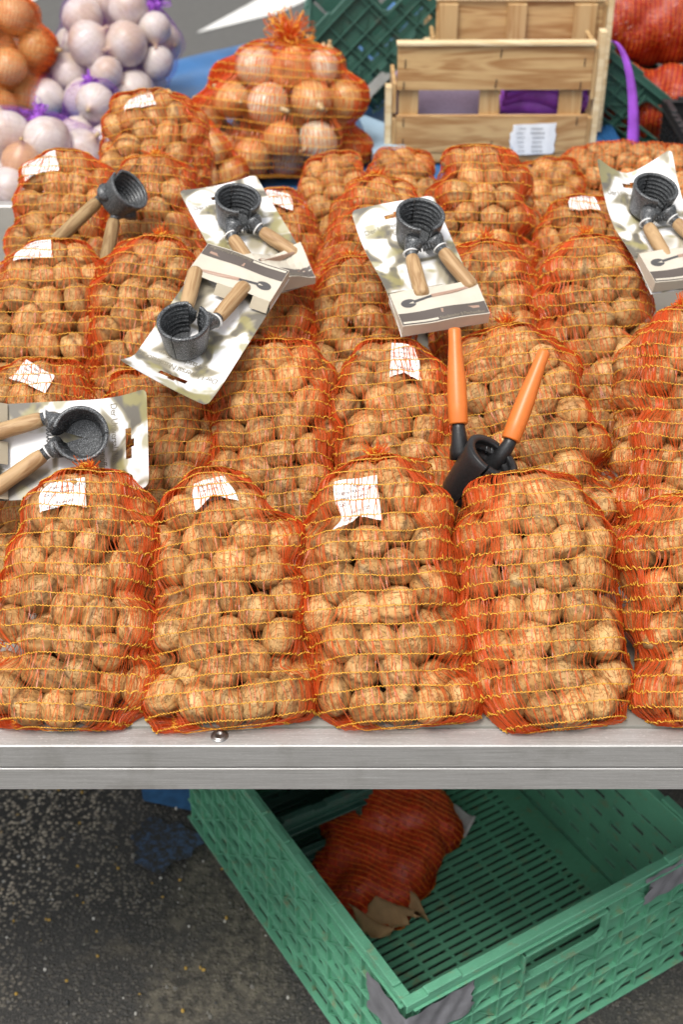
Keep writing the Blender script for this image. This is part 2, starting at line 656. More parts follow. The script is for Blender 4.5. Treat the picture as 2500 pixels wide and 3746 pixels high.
MAT = dict(
    walnut=mat_walnut(),
    film=mat_film('orange_net_film', (0.85, 0.172, 0.040), 0.48, (1.0, 0.68, 0.48)),
    film_red=mat_film('red_net_film', (0.52, 0.035, 0.008), 0.12, (1.0, 0.4, 0.25)),
    film_purple=mat_film('purple_net_film', (0.36, 0.10, 0.62), 0.45, (0.86, 0.74, 0.98)),
    veil_purple=mat_film('purple_veil', (0.40, 0.14, 0.66), 0.90, (0.985, 0.965, 0.99)),
    yarn=mat_plain('yellow_yarn', (0.82, 0.43, 0.045), 0.55, 0, 0.2, 300),
    yarn_orange=mat_plain('orange_yarn', (0.85, 0.22, 0.02), 0.55, 0, 0.2, 300),
    alu=mat_aluminium(),
    white_top=mat_plain('white_laminate', (0.225, 0.218, 0.19), 0.45, 0, 0.08, 25),
    iron=mat_iron(),
    black_iron=mat_plain('black_painted_iron', (0.017, 0.017, 0.018), 0.36, 0.1, 0.4, 500, 0.25),
    dark_red_cloth=mat_plain('dark_red_net_cloth', (0.50, 0.045, 0.010), 0.45, 0, 0.45, 160, 0.5),
    steel=mat_plain('steel', (0.35, 0.34, 0.33), 0.35, 0.9, 0.2, 200),
    asphalt=mat_asphalt(),
    paper=mat_paper(),
    ink=mat_plain('black_ink', (0.03, 0.03, 0.035), 0.7),
    green=mat_plastic_dirty('green_plastic', (0.118, 0.350, 0.220)),
    dark_green=mat_plastic_dirty('dark_green_plastic', (0.036, 0.105, 0.078), (0.10, 0.09, 0.07)),
    beech=mat_wood('beech_wood', (0.28, 0.15, 0.06), (0.48, 0.315, 0.16), 'Z', 2.2),
    pine=mat_wood('pine_plank', (0.33, 0.145, 0.042), (0.62, 0.41, 0.185), 'X', 0.8),
    pine_up=mat_wood('pine_post', (0.42, 0.225, 0.08), (0.58, 0.39, 0.185), 'Z', 1.0),
    orange_plastic=mat_plain('orange_plastic', (0.68, 0.17, 0.028), 0.38, 0, 0.08, 120),
    card=mat_card_print(),
    cream=mat_plain('cream_carton', (0.56, 0.51, 0.42), 0.55, 0, 0.05, 60),
    taupe=mat_plain('taupe_print', (0.10, 0.08, 0.07), 0.5, 0, 0.06, 60),
    print_wood=mat_plain('printed_wood', (0.36, 0.23, 0.17), 0.5, 0, 0.1, 90),
    print_iron=mat_plain('printed_iron', (0.075, 0.07, 0.07), 0.5, 0, 0.1, 90),
    letters=mat_plain('pale_lettering', (0.24, 0.21, 0.15), 0.5, 0, 0.03),
    tie=mat_plain('white_nylon', (0.75, 0.75, 0.74), 0.4),
    tape=mat_plain('silver_duct_tape', (0.33, 0.33, 0.36), 0.33, 0.35, 0.25, 35, 0.4),
    tarp=mat_plain('blue_tarpaulin', (0.03, 0.125, 0.31), 0.35, 0, 0.35, 7),
    pale_blue=mat_plain('pale_blue_sheet', (0.34, 0.48, 0.61), 0.5, 0, 0.05, 10),
    kraft=mat_plain('kraft_paper', (0.40, 0.25, 0.12), 0.8, 0, 0.15, 60, 0.3),
    purple=mat_plain('purple_net_cloth', (0.36, 0.09, 0.60), 0.5, 0, 0.3, 30),
    mauve=mat_plain('faded_mauve_net', (0.40, 0.32, 0.46), 0.7, 0, 0.12, 300),
    white_onion=mat_onion('white_onion_skin', (0.60, 0.54, 0.39), (0.70, 0.67, 0.56), (0.52, 0.38, 0.22)),
    yellow_onion=mat_onion('yellow_onion_skin', (0.50, 0.25, 0.08), (0.62, 0.40, 0.17), (0.64, 0.50, 0.30)),
    red_onion=mat_onion('brown_root', (0.34, 0.07, 0.025), (0.42, 0.12, 0.04), (0.3, 0.05, 0.02), 0.6),
    line_paint=mat_plain('white_road_paint', (0.75, 0.74, 0.71), 0.7, 0, 0.1, 12),
    black_plastic=mat_plain('black_plastic', (0.012, 0.012, 0.013), 0.45),
    tarmac=mat_plain('grey_tarmac', (0.095, 0.092, 0.086), 0.85, 0, 0.18, 90, 0.3),
    blue_paint=mat_plain('blue_ground_paint', (0.03, 0.13, 0.30), 0.6, 0, 0.25, 60, 0.2),
    blue_rubbed=mat_rubbed('rubbed_blue_paint', (0.05, 0.09, 0.17)),
    chip_grey=mat_plain('grey_chip', (0.17, 0.16, 0.14), 0.8, 0, 0.3, 300),
    chip_pale=mat_plain('pale_chip', (0.5, 0.48, 0.44), 0.8, 0, 0.2, 300),
    chip_ochre=mat_plain('ochre_chip', (0.40, 0.25, 0.05), 0.8, 0, 0.2, 300),
    chip_dark=mat_plain('dark_chip', (0.04, 0.04, 0.04), 0.7, 0, 0.3, 300),
    grime=mat_plain('grimy_seam', (0.30, 0.25, 0.17), 0.8, 0, 0.6, 120),
    flap=mat_plain('carton_flap', (0.44, 0.38, 0.28), 0.6, 0, 0.05, 60),
    beech_worn=mat_wood('worn_beech', (0.20, 0.11, 0.042), (0.38, 0.255, 0.12), 'Z', 2.6, 0.75),
    pine_pale=mat_wood('pale_pine', (0.62, 0.44, 0.22), (0.80, 0.66, 0.42), 'X', 1.0),
    dark_wire=mat_plain('dark_wire', (0.06, 0.055, 0.05), 0.4, 0.8),
    red_cloth=mat_plain('red_net_cloth', (0.30, 0.020, 0.006), 0.5, 0, 0.35, 160, 0.4),
    grey_paper=mat_plain('grey_paper', (0.55, 0.54, 0.52), 0.8, 0, 0.1, 60),
    grey_strap=mat_plain('grey_plastic', (0.22, 0.22, 0.21), 0.4, 0, 0.15, 20),
)

TABLE_Z = 0.75
# ------------------------------------------------------------------ contents
def ico(level):
    bm = bmesh.new()
    bmesh.ops.create_icosphere(bm, subdivisions=level, radius=1.0)
    V = np.array([v.co[:] for v in bm.verts])
    T = np.array([[v.index for v in f.verts] for f in bm.faces])
    bm.free()
    return V, T


def walnut_mesh(seed):
    """a nut of half-width 18 mm: longer than wide, a raised seam, furrows and a pointed tip"""
    rng = np.random.default_rng(seed)
    V, T = ico(4)
    n = V.copy()
    d = np.zeros(len(V))
    for k in range(26):
        a = rng.normal(size=3)
        a *= rng.uniform(3, 10) / np.linalg.norm(a)
        d += rng.normal() * 0.006 * np.sin(n @ a * 1.3 + rng.uniform(0, 6.28))
    seam = np.exp(-(n[:, 0] / 0.10) ** 2) - 0.8 * np.exp(-(n[:, 0] / 0.035) ** 2)
    d += 0.06 * seam
    phi = np.arctan2(n[:, 1], n[:, 0])
    for k in range(9):                                    # furrows running from tip to base
        p0, wob, fr = rng.uniform(0, 6.28), rng.uniform(0.1, 0.35), rng.uniform(1.5, 4)
        dp = np.angle(np.exp(1j * (phi - p0 - wob * np.sin(fr * n[:, 2] + k))))
        d -= rng.uniform(0.012, 0.032) * np.exp(-(dp / 0.10) ** 2) * np.sqrt(np.clip(1 - n[:, 2] ** 2, 0, 1))
    r = 1 + d
    P = n * r[:, None]
    P[:, 2] *= rng.uniform(1.08, 1.18)
    P[:, 0] *= rng.uniform(0.94, 1.02)
    P[:, 2] += 0.10 * np.exp(-((1 - n[:, 2]) / 0.06) ** 2)
    mb = MB().add(P * 0.0172, None, T)
    me = mb.mesh('walnut_shell')
    me.materials.append(MAT['walnut'])
    return me


def onion_mesh(seed, mat, flat=1.0):
    rng = np.random.default_rng(seed)
    prof = [(0.0, -0.98), (0.10, -1.0), (0.16, -0.97), (0.45, -0.90), (0.75, -0.66), (0.94, -0.3), (1.0, 0.02), (0.93, 0.36), (0.74, 0.66),
            (0.48, 0.88), (0.26, 1.02), (0.13, 1.17), (0.09, 1.32), (0.11, 1.42), (0.0, 1.43)]
    pr = np.array(prof)
    pr[:, 1] *= flat * rng.uniform(0.86, 1.0)
    mb = MB()
    lathe(mb, pr, 28)
    V = mb.v[0]
    for k in range(5):
        a = rng.normal(size=3)
        V *= (1 + 0.02 * np.sin(V @ a * 1.8 + rng.uniform(0, 6)))[:, None]
    mb.v[0] = V * 0.03
    me = mb.mesh('onion_bulb')
    me.materials.append(MAT[mat])
    return me


WALNUTS = [walnut_mesh(i) for i in range(10)]
ONIONS_Y = [onion_mesh(20 + i, 'yellow_onion') for i in range(3)]
ONIONS_W = [onion_mesh(30 + i, 'white_onion') for i in range(4)] + [onion_mesh(36, 'yellow_onion')]
ONIONS_YW = ONIONS_Y + ONIONS_W[:2]
ROOTS = [onion_mesh(50 + i, 'red_onion', 1.1) for i in range(3)]


class BagForm:
    """shape of one filled net: local x across, y away from its face, t along its axis"""
    def __init__(s, seed, A, B, L, e, psi=0.0, yaw=0.0, clip=True, power=3.0, top=0.34, tb=0.07, taper=0.13, top_pow=2.3, raise_=0.022):
        s.raise_ = raise_ if clip else 0.0
        s.rng = np.random.default_rng(seed)
        s.cap = 0.9 * B
        s.A, s.B, s.L, s.clip, s.power, s.top, s.tb, s.taper, s.top_pow = A, B, L, clip, power, top, tb, taper, top_pow
        T = np.array([0, math.cos(e), math.sin(e)])
        Nn = np.array([0, math.sin(e), -math.cos(e)])
        X = np.array([1.0, 0, 0])
        T2 = T * math.cos(psi) + X * math.sin(psi)
        X2 = X * math.cos(psi) - T * math.sin(psi)
        cy, sy = math.cos(yaw), math.sin(yaw)
        Rz = np.array([[cy, -sy, 0], [sy, cy, 0], [0, 0, 1]])
        s.M = Rz @ np.stack([X2, Nn, T2], axis=1)          # local -> world offset
        # slow bend of the body so no two nets are alike
        s.bend = s.rng.uniform(-0.010, 0.010, 3)
        s.bulge = (s.rng.uniform(0.01, 0.04), s.rng.uniform(0, 6.28), s.rng.uniform(0.7, 1.4))
        s.power = power * s.rng.uniform(0.85, 1.1)

    def prof(s, t):
        u = np.clip(t / s.L, 0, 1)
        lo = np.clip(1 - u / s.tb, 0, 1)
        hi = np.clip((u - (1 - s.top)) / s.top, 0, 1)
        f = (0.84 + 0.16 * np.sqrt(1 - lo ** 2)) * np.sqrt(np.clip(1 - hi ** s.top_pow, 0.0004, 1))
        return f * (1 - s.taper * u) * (1 + s.bulge[0] * np.sin(6.28 * s.bulge[2] * u + s.bulge[1]))

    def world(s, p):
        q = np.array(p, float).copy()
        u = np.clip(q[..., 2] / s.L, 0, 1)
        q[..., 0] += s.bend[0] * np.sin(np.pi * u) + s.bend[1] * np.sin(2 * np.pi * u)
        q[..., 1] += s.B + 0.5 * s.bend[2] * np.sin(np.pi * u)
        w = q @ s.M.T
        w[..., 2] += s.raise_
        return w

    def pack(s, r0, rvar, fill=0.66, iters=200, n_max=400):
        rng = s.rng
        S = np.stack([rng.uniform(-s.A, s.A, 12000), rng.uniform(-s.B, s.B, 12000), rng.uniform(0, s.L, 12000)], 1)
        f = s.prof(S[:, 2])
        ins = (np.abs(S[:, 0]) / (s.A * f)) ** s.power + (np.abs(S[:, 1]) / (s.B * f)) ** s.power < 1
        if s.clip:
            ins &= s.world(S)[:, 2] > 0
        vol = 8 * s.A * s.B * s.L / 2 * ins.mean()
        n = int(min(n_max, fill * vol / (4 / 3 * math.pi * r0 ** 3)))
        pts = S[ins][rng.choice(ins.sum(), n, replace=False)]
        r = r0 * (1 + rvar * rng.uniform(-1, 1, n))
        zax = s.M.T @ np.array([0, 0, 1.0])
        for it in range(iters):
            D = pts[:, None] - pts[None]
            d = np.linalg.norm(D, axis=2) + 1e-9
            ov = np.clip(r[:, None] + r[None] - d, 0, None)
            np.fill_diagonal(ov, 0)
            pts += (D / d[..., None] * ov[..., None] * 0.34).sum(1)
            for _ in range(2):
                pts[:, 2] = np.clip(pts[:, 2], r * 0.85, s.L - r - 0.010)
                f = s.prof(pts[:, 2])
                a = np.maximum(s.A * f - r, 0.003)
                b = np.maximum(s.B * f - r, 0.003)
                rho = ((np.abs(pts[:, 0]) / a) ** s.power + (np.abs(pts[:, 1]) / b) ** s.power) ** (1 / s.power)
                k = np.where(rho > 1, 1 / np.maximum(rho, 1), 1)
                pts[:, 0] *= k
                pts[:, 1] *= k
                if s.clip:
                    h = s.world(pts)[:, 2] - r
                    pts += np.clip(-h, 0, None)[:, None] * zax
        s.pts, s.r = pts, r
        return pts, r

    def hull(s, pad=0.0008, nt_=72, na=160, loose=0.55, sig_t=0.005, sig_a=0.005, crumple=0.0):
        """distance of the net from the axis, as a function of height and angle"""
        t = np.linspace(0, s.L, nt_)
        th = np.arange(na) / na * 2 * np.pi
        d = np.stack([np.cos(th), np.sin(th)], 1)
        hit = np.zeros((nt_, na))
        for c, r in zip(s.pts, s.r):
            rs2 = (r * 1.02) ** 2 - (t - c[2]) ** 2
            ok = np.where(rs2 > 0)[0]
            if not len(ok):
                continue
            cd = d @ c[:2]
            disc = rs2[ok][:, None] - (c[0] ** 2 + c[1] ** 2) + (cd ** 2)[None]
            e = np.where(disc > 0, cd[None] + np.sqrt(np.clip(disc, 0, None)), 0)
            hit[ok] = np.maximum(hit[ok], e)
        f = s.prof(t)
        cont = 1 / (((np.abs(d[:, 0])[None] / (s.A * f[:, None])) ** s.power + (np.abs(d[:, 1])[None] / (s.B * f[:, None])) ** s.power) ** (1 / s.power))
        low = np.clip(1 - t / 0.02, 0, 1)[:, None]
        g = np.maximum(hit, (loose + (0.78 - loose) * low) * cont)
        st = max(1, int(round(0.006 / (s.L / nt_))))
        mx = g.copy()
        for k in range(-st, st + 1):
            mx = np.maximum(mx, np.roll(g, k, 0) if k == 0 else np.concatenate([g[:1]] * k + [g[:-k]]) if k > 0 else np.concatenate([g[-k:]] + [g[-1:]] * (-k)))
        wa = max(1, int(round(0.007 / (2 * np.pi * 0.6 * s.A / na))))
        m2 = mx.copy()
        for k in range(-wa, wa + 1):
            m2 = np.maximum(m2, np.roll(mx, k, 1))

        def gauss(x, sg, axis, wrap):
            if sg < 0.3:
                return x
            w = int(3 * sg) + 1
            ker = np.exp(-0.5 * (np.arange(-w, w + 1) / sg) ** 2)
            ker /= ker.sum()
            pad_ = [(0, 0), (0, 0)]
            pad_[axis] = (w, w)
            y = np.pad(x, pad_, mode='wrap' if wrap else 'edge')
            return sum(ker[i] * np.take(y, np.arange(i, i + x.shape[axis]), axis) for i in range(2 * w + 1))
        sm = gauss(gauss(m2, sig_t / (s.L / nt_), 0, False), sig_a / (2 * np.pi * 0.6 * s.A / na), 1, True)
        top = np.sqrt(np.clip(1 - np.clip((t / s.L - 0.965) / 0.035, 0, 1) ** 2, 0.006, 1))[:, None]
        out = np.maximum(np.minimum(sm, cont * 1.25 + 0.004), hit) * top
        if crumple:
            TT, TH = np.meshgrid(t / s.L, th, indexing='ij')
            c_ = np.zeros_like(out)
            for k in range(7):
                c_ += s.rng.uniform(0.5, 1.0) * (1 - 2 * np.abs(np.sin(TT * s.rng.uniform(3, 9) + s.rng.integers(1, 4) * TH + s.rng.uniform(0, 6.28))))
            out = out * (1 + crumple * c_ / 3)
        s.g = out + pad
        s.na, s.nt = na, nt_
        # arc length along the girth, for even spacing of the meshes
        w = 1 / (((np.abs(d[:, 0]) / s.A) ** s.power + (np.abs(d[:, 1]) / s.B) ** s.power) ** (1 / s.power))
        P = d * w[:, None]
        seg = np.linalg.norm(np.roll(P, -1, 0) - P, axis=1)
        s.arc = np.concatenate([[0], np.cumsum(seg)])
        s.girth = s.arc[-1]
        s.th_tab = np.concatenate([th, [2 * np.pi]])

    def ang(s, a):
        """girth position (metres from the right-hand side) to angle"""
        return np.interp(np.mod(a, s.girth), s.arc, s.th_tab)

    def arc_of(s, th):
        return float(np.interp(th % (2 * np.pi), s.th_tab, s.arc))

    def rad(s, t, th):
        a = np.mod(th, 2 * np.pi) / (2 * np.pi) * s.na
        i0 = np.floor(a).astype(int) % s.na
        fa = a - np.floor(a)
        i1 = (i0 + 1) % s.na
        b = np.clip(t / s.L, 0, 1) * (s.nt - 1)
        j0 = np.clip(np.floor(b).astype(int), 0, s.nt - 2)
        fb = b - j0
        g = s.g
        return ((g[j0, i0] * (1 - fa) + g[j0, i1] * fa) * (1 - fb) + (g[j0 + 1, i0] * (1 - fa) + g[j0 + 1, i1] * fa) * fb)

    def at(s, t, th, off=0.0):
        """world offset of a point of the net"""
        t, th = np.broadcast_arrays(np.asarray(t, float), np.asarray(th, float))
        low = np.clip(-t / s.cap, 0, 0.98)                    # below zero the net runs in under the bottom
        r = s.rad(t, th) * (1 - low) + off * (1 - 0.6 * low)
        tt = np.where(t < 0, -0.0042 * np.sqrt(low) - off * low, t)
        P = np.stack([r * np.cos(th), r * np.sin(th), tt], -1)
        W = s.world(P)
        if s.clip:
            W[..., 2] = np.maximum(W[..., 2], 0.0006)
        return W


def ribbon_strips(mb, P, W, w, m=0):
    """P (n, k, 3) paths, W (n, k, 3) unit width directions, w (n,) widths"""
    n, k = P.shape[:2]
    A = P - W * (w[:, None, None] / 2)
    B = P + W * (w[:, None, None] / 2)
    V = np.stack([A, B], 2).reshape(-1, 3)
    base = np.arange(n)[:, None] * (2 * k) + np.arange(k - 1)[None] * 2
    Q = np.stack([base, base + 1, base + 3, base + 2], -1).reshape(-1, 4)
    mb.add(V, Q, None, m)


def yarn_tubes(mb, P, rad, closed, n=3, m=0, outward=None):
    """P (k, m, 3): k paths of m points; one thin tube each"""
    k, mm = P.shape[:2]
    if closed:
        T = np.roll(P, -1, 1) - np.roll(P, 1, 1)
    else:
        T = np.gradient(P, axis=1)
    T /= np.linalg.norm(T, axis=2, keepdims=True) + 1e-12
    U = outward - T * (outward * T).sum(2, keepdims=True)
    U /= np.linalg.norm(U, axis=2, keepdims=True) + 1e-12
    S = np.cross(T, U)
    V = []
    for j in range(n):
        a = 2 * np.pi * j / n + 0.5
        V.append(P + rad * (math.cos(a) * U + math.sin(a) * S))
    V = np.stack(V, 2).reshape(-1, 3)
    seg = mm if closed else mm - 1
    i = np.arange(seg)
    i2 = (i + 1) % mm
    base = np.arange(k)[:, None, None] * (mm * n)
    jj = np.arange(n)
    j2 = (jj + 1) % n
    Q = np.stack([base + i[None, :, None] * n + jj, base + i2[None, :, None] * n + jj, base + i2[None, :, None] * n + j2, base + i[None, :, None] * n + j2], -1).reshape(-1, 4)
    mb.add(V, Q, None, m)


def build_net(f, parent, spacing=0.0150, mesh_w=0.0037, step=0.0016, strip_w=(0.0004, 0.0014), films='film', yarn='yarn', gather=None, fill_t=(0.0, 1.0),
              slant=0.45, yarn_r=0.00056, dense=1.0, veil=False):
    """the raschel net: yarn rings across and film strips zigzagging between them"""
    rng = f.rng
    if gather is None:
        side = getattr(f, 'loose_right', rng.random() < 0.62)
        gather = [rng.uniform(-0.55, -0.2) if side else rng.uniform(-0.28, 0.0), math.pi + (rng.uniform(0.0, 0.28) if side else rng.uniform(0.3, 0.6))]
    nr = max(4, int(round(f.L / spacing)))
    # rings are evenly spaced along the net itself, so the domed top gets its share
    tg = np.linspace(0, f.L, f.nt)
    rm = np.sqrt((f.g ** 2).mean(1)) * 0.8
    sl = np.concatenate([[0], np.cumsum(np.hypot(np.diff(tg), np.diff(rm)))])
    nr = max(4, int(round(sl[-1] / spacing)))
    tj = np.interp((np.arange(nr + 1) + rng.uniform(-0.10, 0.10, nr + 1)) / nr * sl[-1], sl, tg) * 0.992 + 0.002
    ncap = max(2, int(0.75 * f.cap / (spacing * 0.8)))
    tj = np.concatenate([-np.arange(ncap, 0, -1) * spacing * 0.8, tj])
    nr += ncap
    npts = int(f.girth / step)
    a = np.arange(npts) / npts * f.girth
    th = f.ang(a)
    waves = [smooth_noise(rng, npts, 5) * 0.0011 for _ in range(nr + 1)]
    common = smooth_noise(rng, npts, 3) * 0.0022
    env = np.sin(np.pi * np.clip(tj / f.L, 0.02, 1)) ** 0.5
    lowest = -0.97 * f.cap
    gz = sum(np.exp(-(np.angle(np.exp(1j * (th - g0))) / 0.28) ** 2) for g0 in gather)

    def ring_t(j, thv):
        w = np.interp(np.mod(thv, 2 * np.pi), th, waves[j] + common * env[j], period=2 * np.pi)
        return np.clip(tj[j] + w, lowest, f.L - 0.0005)
    # yarn
    paths, outs = [], []
    ph = np.arange(npts)
    for j in range(nr + 1):
        tt = ring_t(j, th)
        zig = 0.00075 * np.where(ph % 2 == 0, 1, -1) * rng.uniform(0.3, 1.2, npts)
        tt = np.clip(tt + zig + gz * rng.normal(0, 0.0015, npts), lowest, f.L)
        P = f.at(tt, th, 0.0010 + 0.0006 * rng.uniform(-1, 1, npts) + gz * rng.uniform(0, 0.0016, npts))
        O = f.at(tt, th, 0.006) - P
        paths.append(P)
        outs.append(O)
    mb = MB()
    yarn_tubes(mb, np.array(paths), yarn_r, True, 3, 0, np.array(outs))
    y = obj('net_yarn', mb, MAT[yarn], parent)
    # film strips
    mb = MB()
    nk = int(f.girth / mesh_w * dense)
    Ps, Ws, ws = [], [], []
    for j in range(nr):
        a0 = (np.arange(nk) + rng.uniform(-0.22, 0.22, nk)) / nk * f.girth
        extra = []
        for g0 in gather:
            ga = f.arc_of(g0)
            extra.append(ga + rng.normal(0, 0.019, int(nk * 0.60)))
        a0 = np.concatenate([a0] + extra)
        n = len(a0)
        wide = np.where(np.arange(n) < nk, 1.0, 0.95)
        sgn = np.where(np.arange(n) % 2 == 0, 1, -1)
        a1 = a0 + (sgn * slant + rng.normal(0, 0.16, n)) * (f.girth / nk) + 0.0016 * math.sin(j * 1.7)
        th0, th1 = f.ang(a0), f.ang(a1)
        dth = np.angle(np.exp(1j * (th1 - th0)))
        t0, t1 = ring_t(j, th0), ring_t(j + 1, th1)
        u = np.array([0.0, 0.33, 0.67, 1.0])
        tt = t0[:, None] + (t1 - t0)[:, None] * u
        aa = th0[:, None] + dth[:, None] * u
        P = f.at(tt, aa, 0.0006 + rng.uniform(-0.0003, 0.0005, (n, 1)))
        O = f.at(tt, aa, 0.006) - P
        T = np.gradient(P, axis=1)
        T /= np.linalg.norm(T, axis=2, keepdims=True) + 1e-9
        O = O - T * (O * T).sum(2, keepdims=True)
        O /= np.linalg.norm(O, axis=2, keepdims=True) + 1e-9
        S = np.cross(T, O)
        tw = rng.normal(0, 0.45, n)[:, None] + rng.normal(0, 0.35, n)[:, None] * (u - 0.5)[None] * 2
        Wd = S * np.cos(tw)[..., None] + O * np.sin(tw)[..., None]
        Ps.append(P)
        Ws.append(Wd)
        ws.append(rng.uniform(strip_w[0], strip_w[1], n) * wide)
    ribbon_strips(mb, np.concatenate(Ps), np.concatenate(Ws), np.concatenate(ws))
    fl = obj('net_film', mb, MAT[films], parent)
    return tj


def tuft(f, parent, t=None, th=0.0, r=0.0135, n=170, off=0.0, mats=('film', 'yarn')):
    """frayed ends of the net above its closing knot"""
    rng = f.rng
    base = f.world(np.array([0.0, 0.0, f.L - 0.004]))
    up = f.M[:, 2]
    mb = MB()
    k = 5
    u = np.linspace(0, 1, k)
    P = np.zeros((n, k, 3))
    Wd = np.zeros((n, k, 3))
    for i in range(n):
        d = up * rng.uniform(0.1, 1.0) + rng.normal(0, 0.75, 3)
        d /= np.linalg.norm(d)
        L = r * rng.uniform(0.6, 1.25)
        cur = rng.normal(0, 0.5, 3)
        P[i] = base + (u * L)[:, None] * d + ((u ** 2) * L * 0.6)[:, None] * cur
        w = np.cross(d, rng.normal(size=3))
        Wd[i] = w / np.linalg.norm(w)
    ribbon_strips(mb, P, Wd, rng.uniform(0.0010, 0.0022, n), 0)
    ny = n // 2
    for i in range(ny):
        d = up * rng.uniform(0.0, 0.9) + rng.normal(0, 0.8, 3)
        d /= np.linalg.norm(d)
        L = r * rng.uniform(0.5, 1.05)
        cur = rng.normal(0, 0.6, 3)
        q = np.linspace(0, 1, 6)
        path = base + (q * L)[:, None] * d + (np.sin(q * 3) * L * 0.3)[:, None] * cur + rng.normal(0, 0.0006, (6, 3))
        tube(mb, path, 0.00055, 4, 1, caps=False)
    # the knot itself
    lathe(mb, [(0, -0.006), (0.005, -0.004), (0.0065, 0.0), (0.005, 0.004), (0, 0.005)], 12, axes(up), base, 0)
    return obj('knot_tuft', mb, [MAT[mats[0]], MAT[mats[1]]], parent)


def text_mesh(body, size, align='LEFT', spacing=1.0):
    cu = bpy.data.curves.new('lettering', 'FONT')
    cu.body = body
    cu.size = size
    cu.align_x = align
    cu.space_character = spacing
    cu.resolution_u = 2
    o = bpy.data.objects.new('lettering', cu)
    col.objects.link(o)
    dg = bpy.context.evaluated_depsgraph_get()
    me = bpy.data.meshes.new_from_object(o.evaluated_get(dg))
    bpy.data.objects.remove(o)
    bpy.data.curves.remove(cu)
    V = np.zeros(len(me.vertices) * 3, np.float32)
    me.vertices.foreach_get('co', V)
    return me, V.reshape(-1, 3).astype(float)


def set_verts(me, V):
    me.vertices.foreach_set('co', np.asarray(V, np.float32).ravel())
    me.update()


def paper_label(f, parent, th0, t0, w, h, rot=0.0, lines=(), notch=0.2, off=0.0003):
    """printed slip lying just under the net. th0 angle, t0 height of its centre; a torn lower edge"""
    rng = f.rng
    nu, nv = 26, 16
    u = np.linspace(-w / 2, w / 2, nu)
    v = np.linspace(-h / 2, h / 2, nv)
    low = -h / 2 + h * notch * (1 - np.abs(u) / (w / 2)) + rng.normal(0, h * 0.006, nu)
    U = np.repeat(u[:, None], nv, 1)
    V = low[:, None] + (h / 2 - low)[:, None] * (np.arange(nv) / (nv - 1))[None]
    a0 = f.arc_of(th0)
    cr, sr = math.cos(rot), math.sin(rot)

    def place(U, V, o):
        a = a0 + U * cr - V * sr
        return f.at(np.clip(t0 + U * sr + V * cr, 0.002, f.L), f.ang(a), o)
    mb = MB()
    sheet(mb, place(U, V, off))
    lab = obj('paper_label', mb, MAT['paper'], parent)
    for (body, uu, vv, size) in lines:
        me, tv = text_mesh(body, size)
        set_verts(me, place(tv[:, 0] + uu, tv[:, 1] + vv, off + 0.0004))
        obj('lettering', me, MAT['ink'], lab, smooth=False)
    return lab


PRINT = [('RENE', -0.004, 0.0135, 0.0042), ('Origine FRANCE DROME', -0.021, 0.0085, 0.0040), ('Variete Franquette', -0.021, 0.0035, 0.0040),
         ('CAT 1', -0.021, -0.0015, 0.0040), ('Recolte 2025', -0.010, -0.0090, 0.0042), ('Calibre', -0.021, -0.0140, 0.0040)]


def net_bag(name, label, cat, loc, group, f, meshes, r0, rvar=0.07, fill=0.67, item='walnut', knot=True, ref=0.0172, keep=None, paper=None, **net):
    root = thing(name, label, cat, loc, None, group)
    pts, r = f.pack(r0, rvar, fill)
    f.hull()
    W = f.world(pts)
    for c, rr in zip(W, r):
        o = bpy.data.objects.new(item, meshes[f.rng.integers(len(meshes))])
        o.location = c
        o.rotation_euler = f.rng.uniform(0, 6.283, 3)
        k = rr / ref * 0.985
        o.scale = (k, k, k)
        link(o, root)
    build_net(f, root, **net)
    if knot:
        tuft(f, root)
    for p in (paper or []):
        paper_label(f, root, **p)
    return root

# ================================================================== the setting
def plane(name, pts, z, m, kind=True):
    mb = MB()
    V = [(x, y, z) for x, y in pts]
    n = len(V)
    if n > 4:
        V.append((*np.mean(pts, axis=0), z))
    mb.add(V, [[0, 1, 2, 3]] if n == 4 else None, None if n == 4 else [[n, i, (i + 1) % n] for i in range(n)])
    o = obj(name, mb, m, smooth=False)
    return structure(o) if kind else o


plane('ground', [(-150, -100), (150, -100), (150, 250), (-150, 250)], 0.0, MAT['asphalt'])
# grey car-park tarmac starting behind the stall, white bay markings on it
plane('car_park', [(-60, 3.9), (60, 3.9), (60, 120), (-60, 120)], 0.004, MAT['tarmac'])
plane('road_marking', [(-0.62, 5.96), (-0.28, 6.28), (-0.10, 6.62), (-0.34, 6.62)], 0.008, MAT['line_paint'])
plane('road_marking', [(-1.92, 5.75), (-1.62, 5.75), (-1.34, 6.75), (-1.70, 6.75)], 0.008, MAT['line_paint'])
# worn blue paint on the ground below the stall: a solid piece, and a rubbed patch with a ragged outline
plane('blue_ground_paint', [(-0.318, 1.545), (-0.21, 1.515), (-0.21, 1.75), (-0.37, 1.75)], 0.004, MAT['blue_paint'])
rng = np.random.default_rng(5)
pts = []
for k in range(48):
    a = k / 48 * 2 * math.pi
    rr_ = 1 + 0.16 * math.sin(3 * a + 1) + 0.10 * math.sin(7 * a) + rng.uniform(-0.05, 0.05)
    pts.append((-0.275 + 0.052 * math.cos(a) * rr_, 1.455 + 0.050 * math.sin(a) * rr_))
plane('blue_ground_paint', pts, 0.004, MAT['blue_rubbed'])
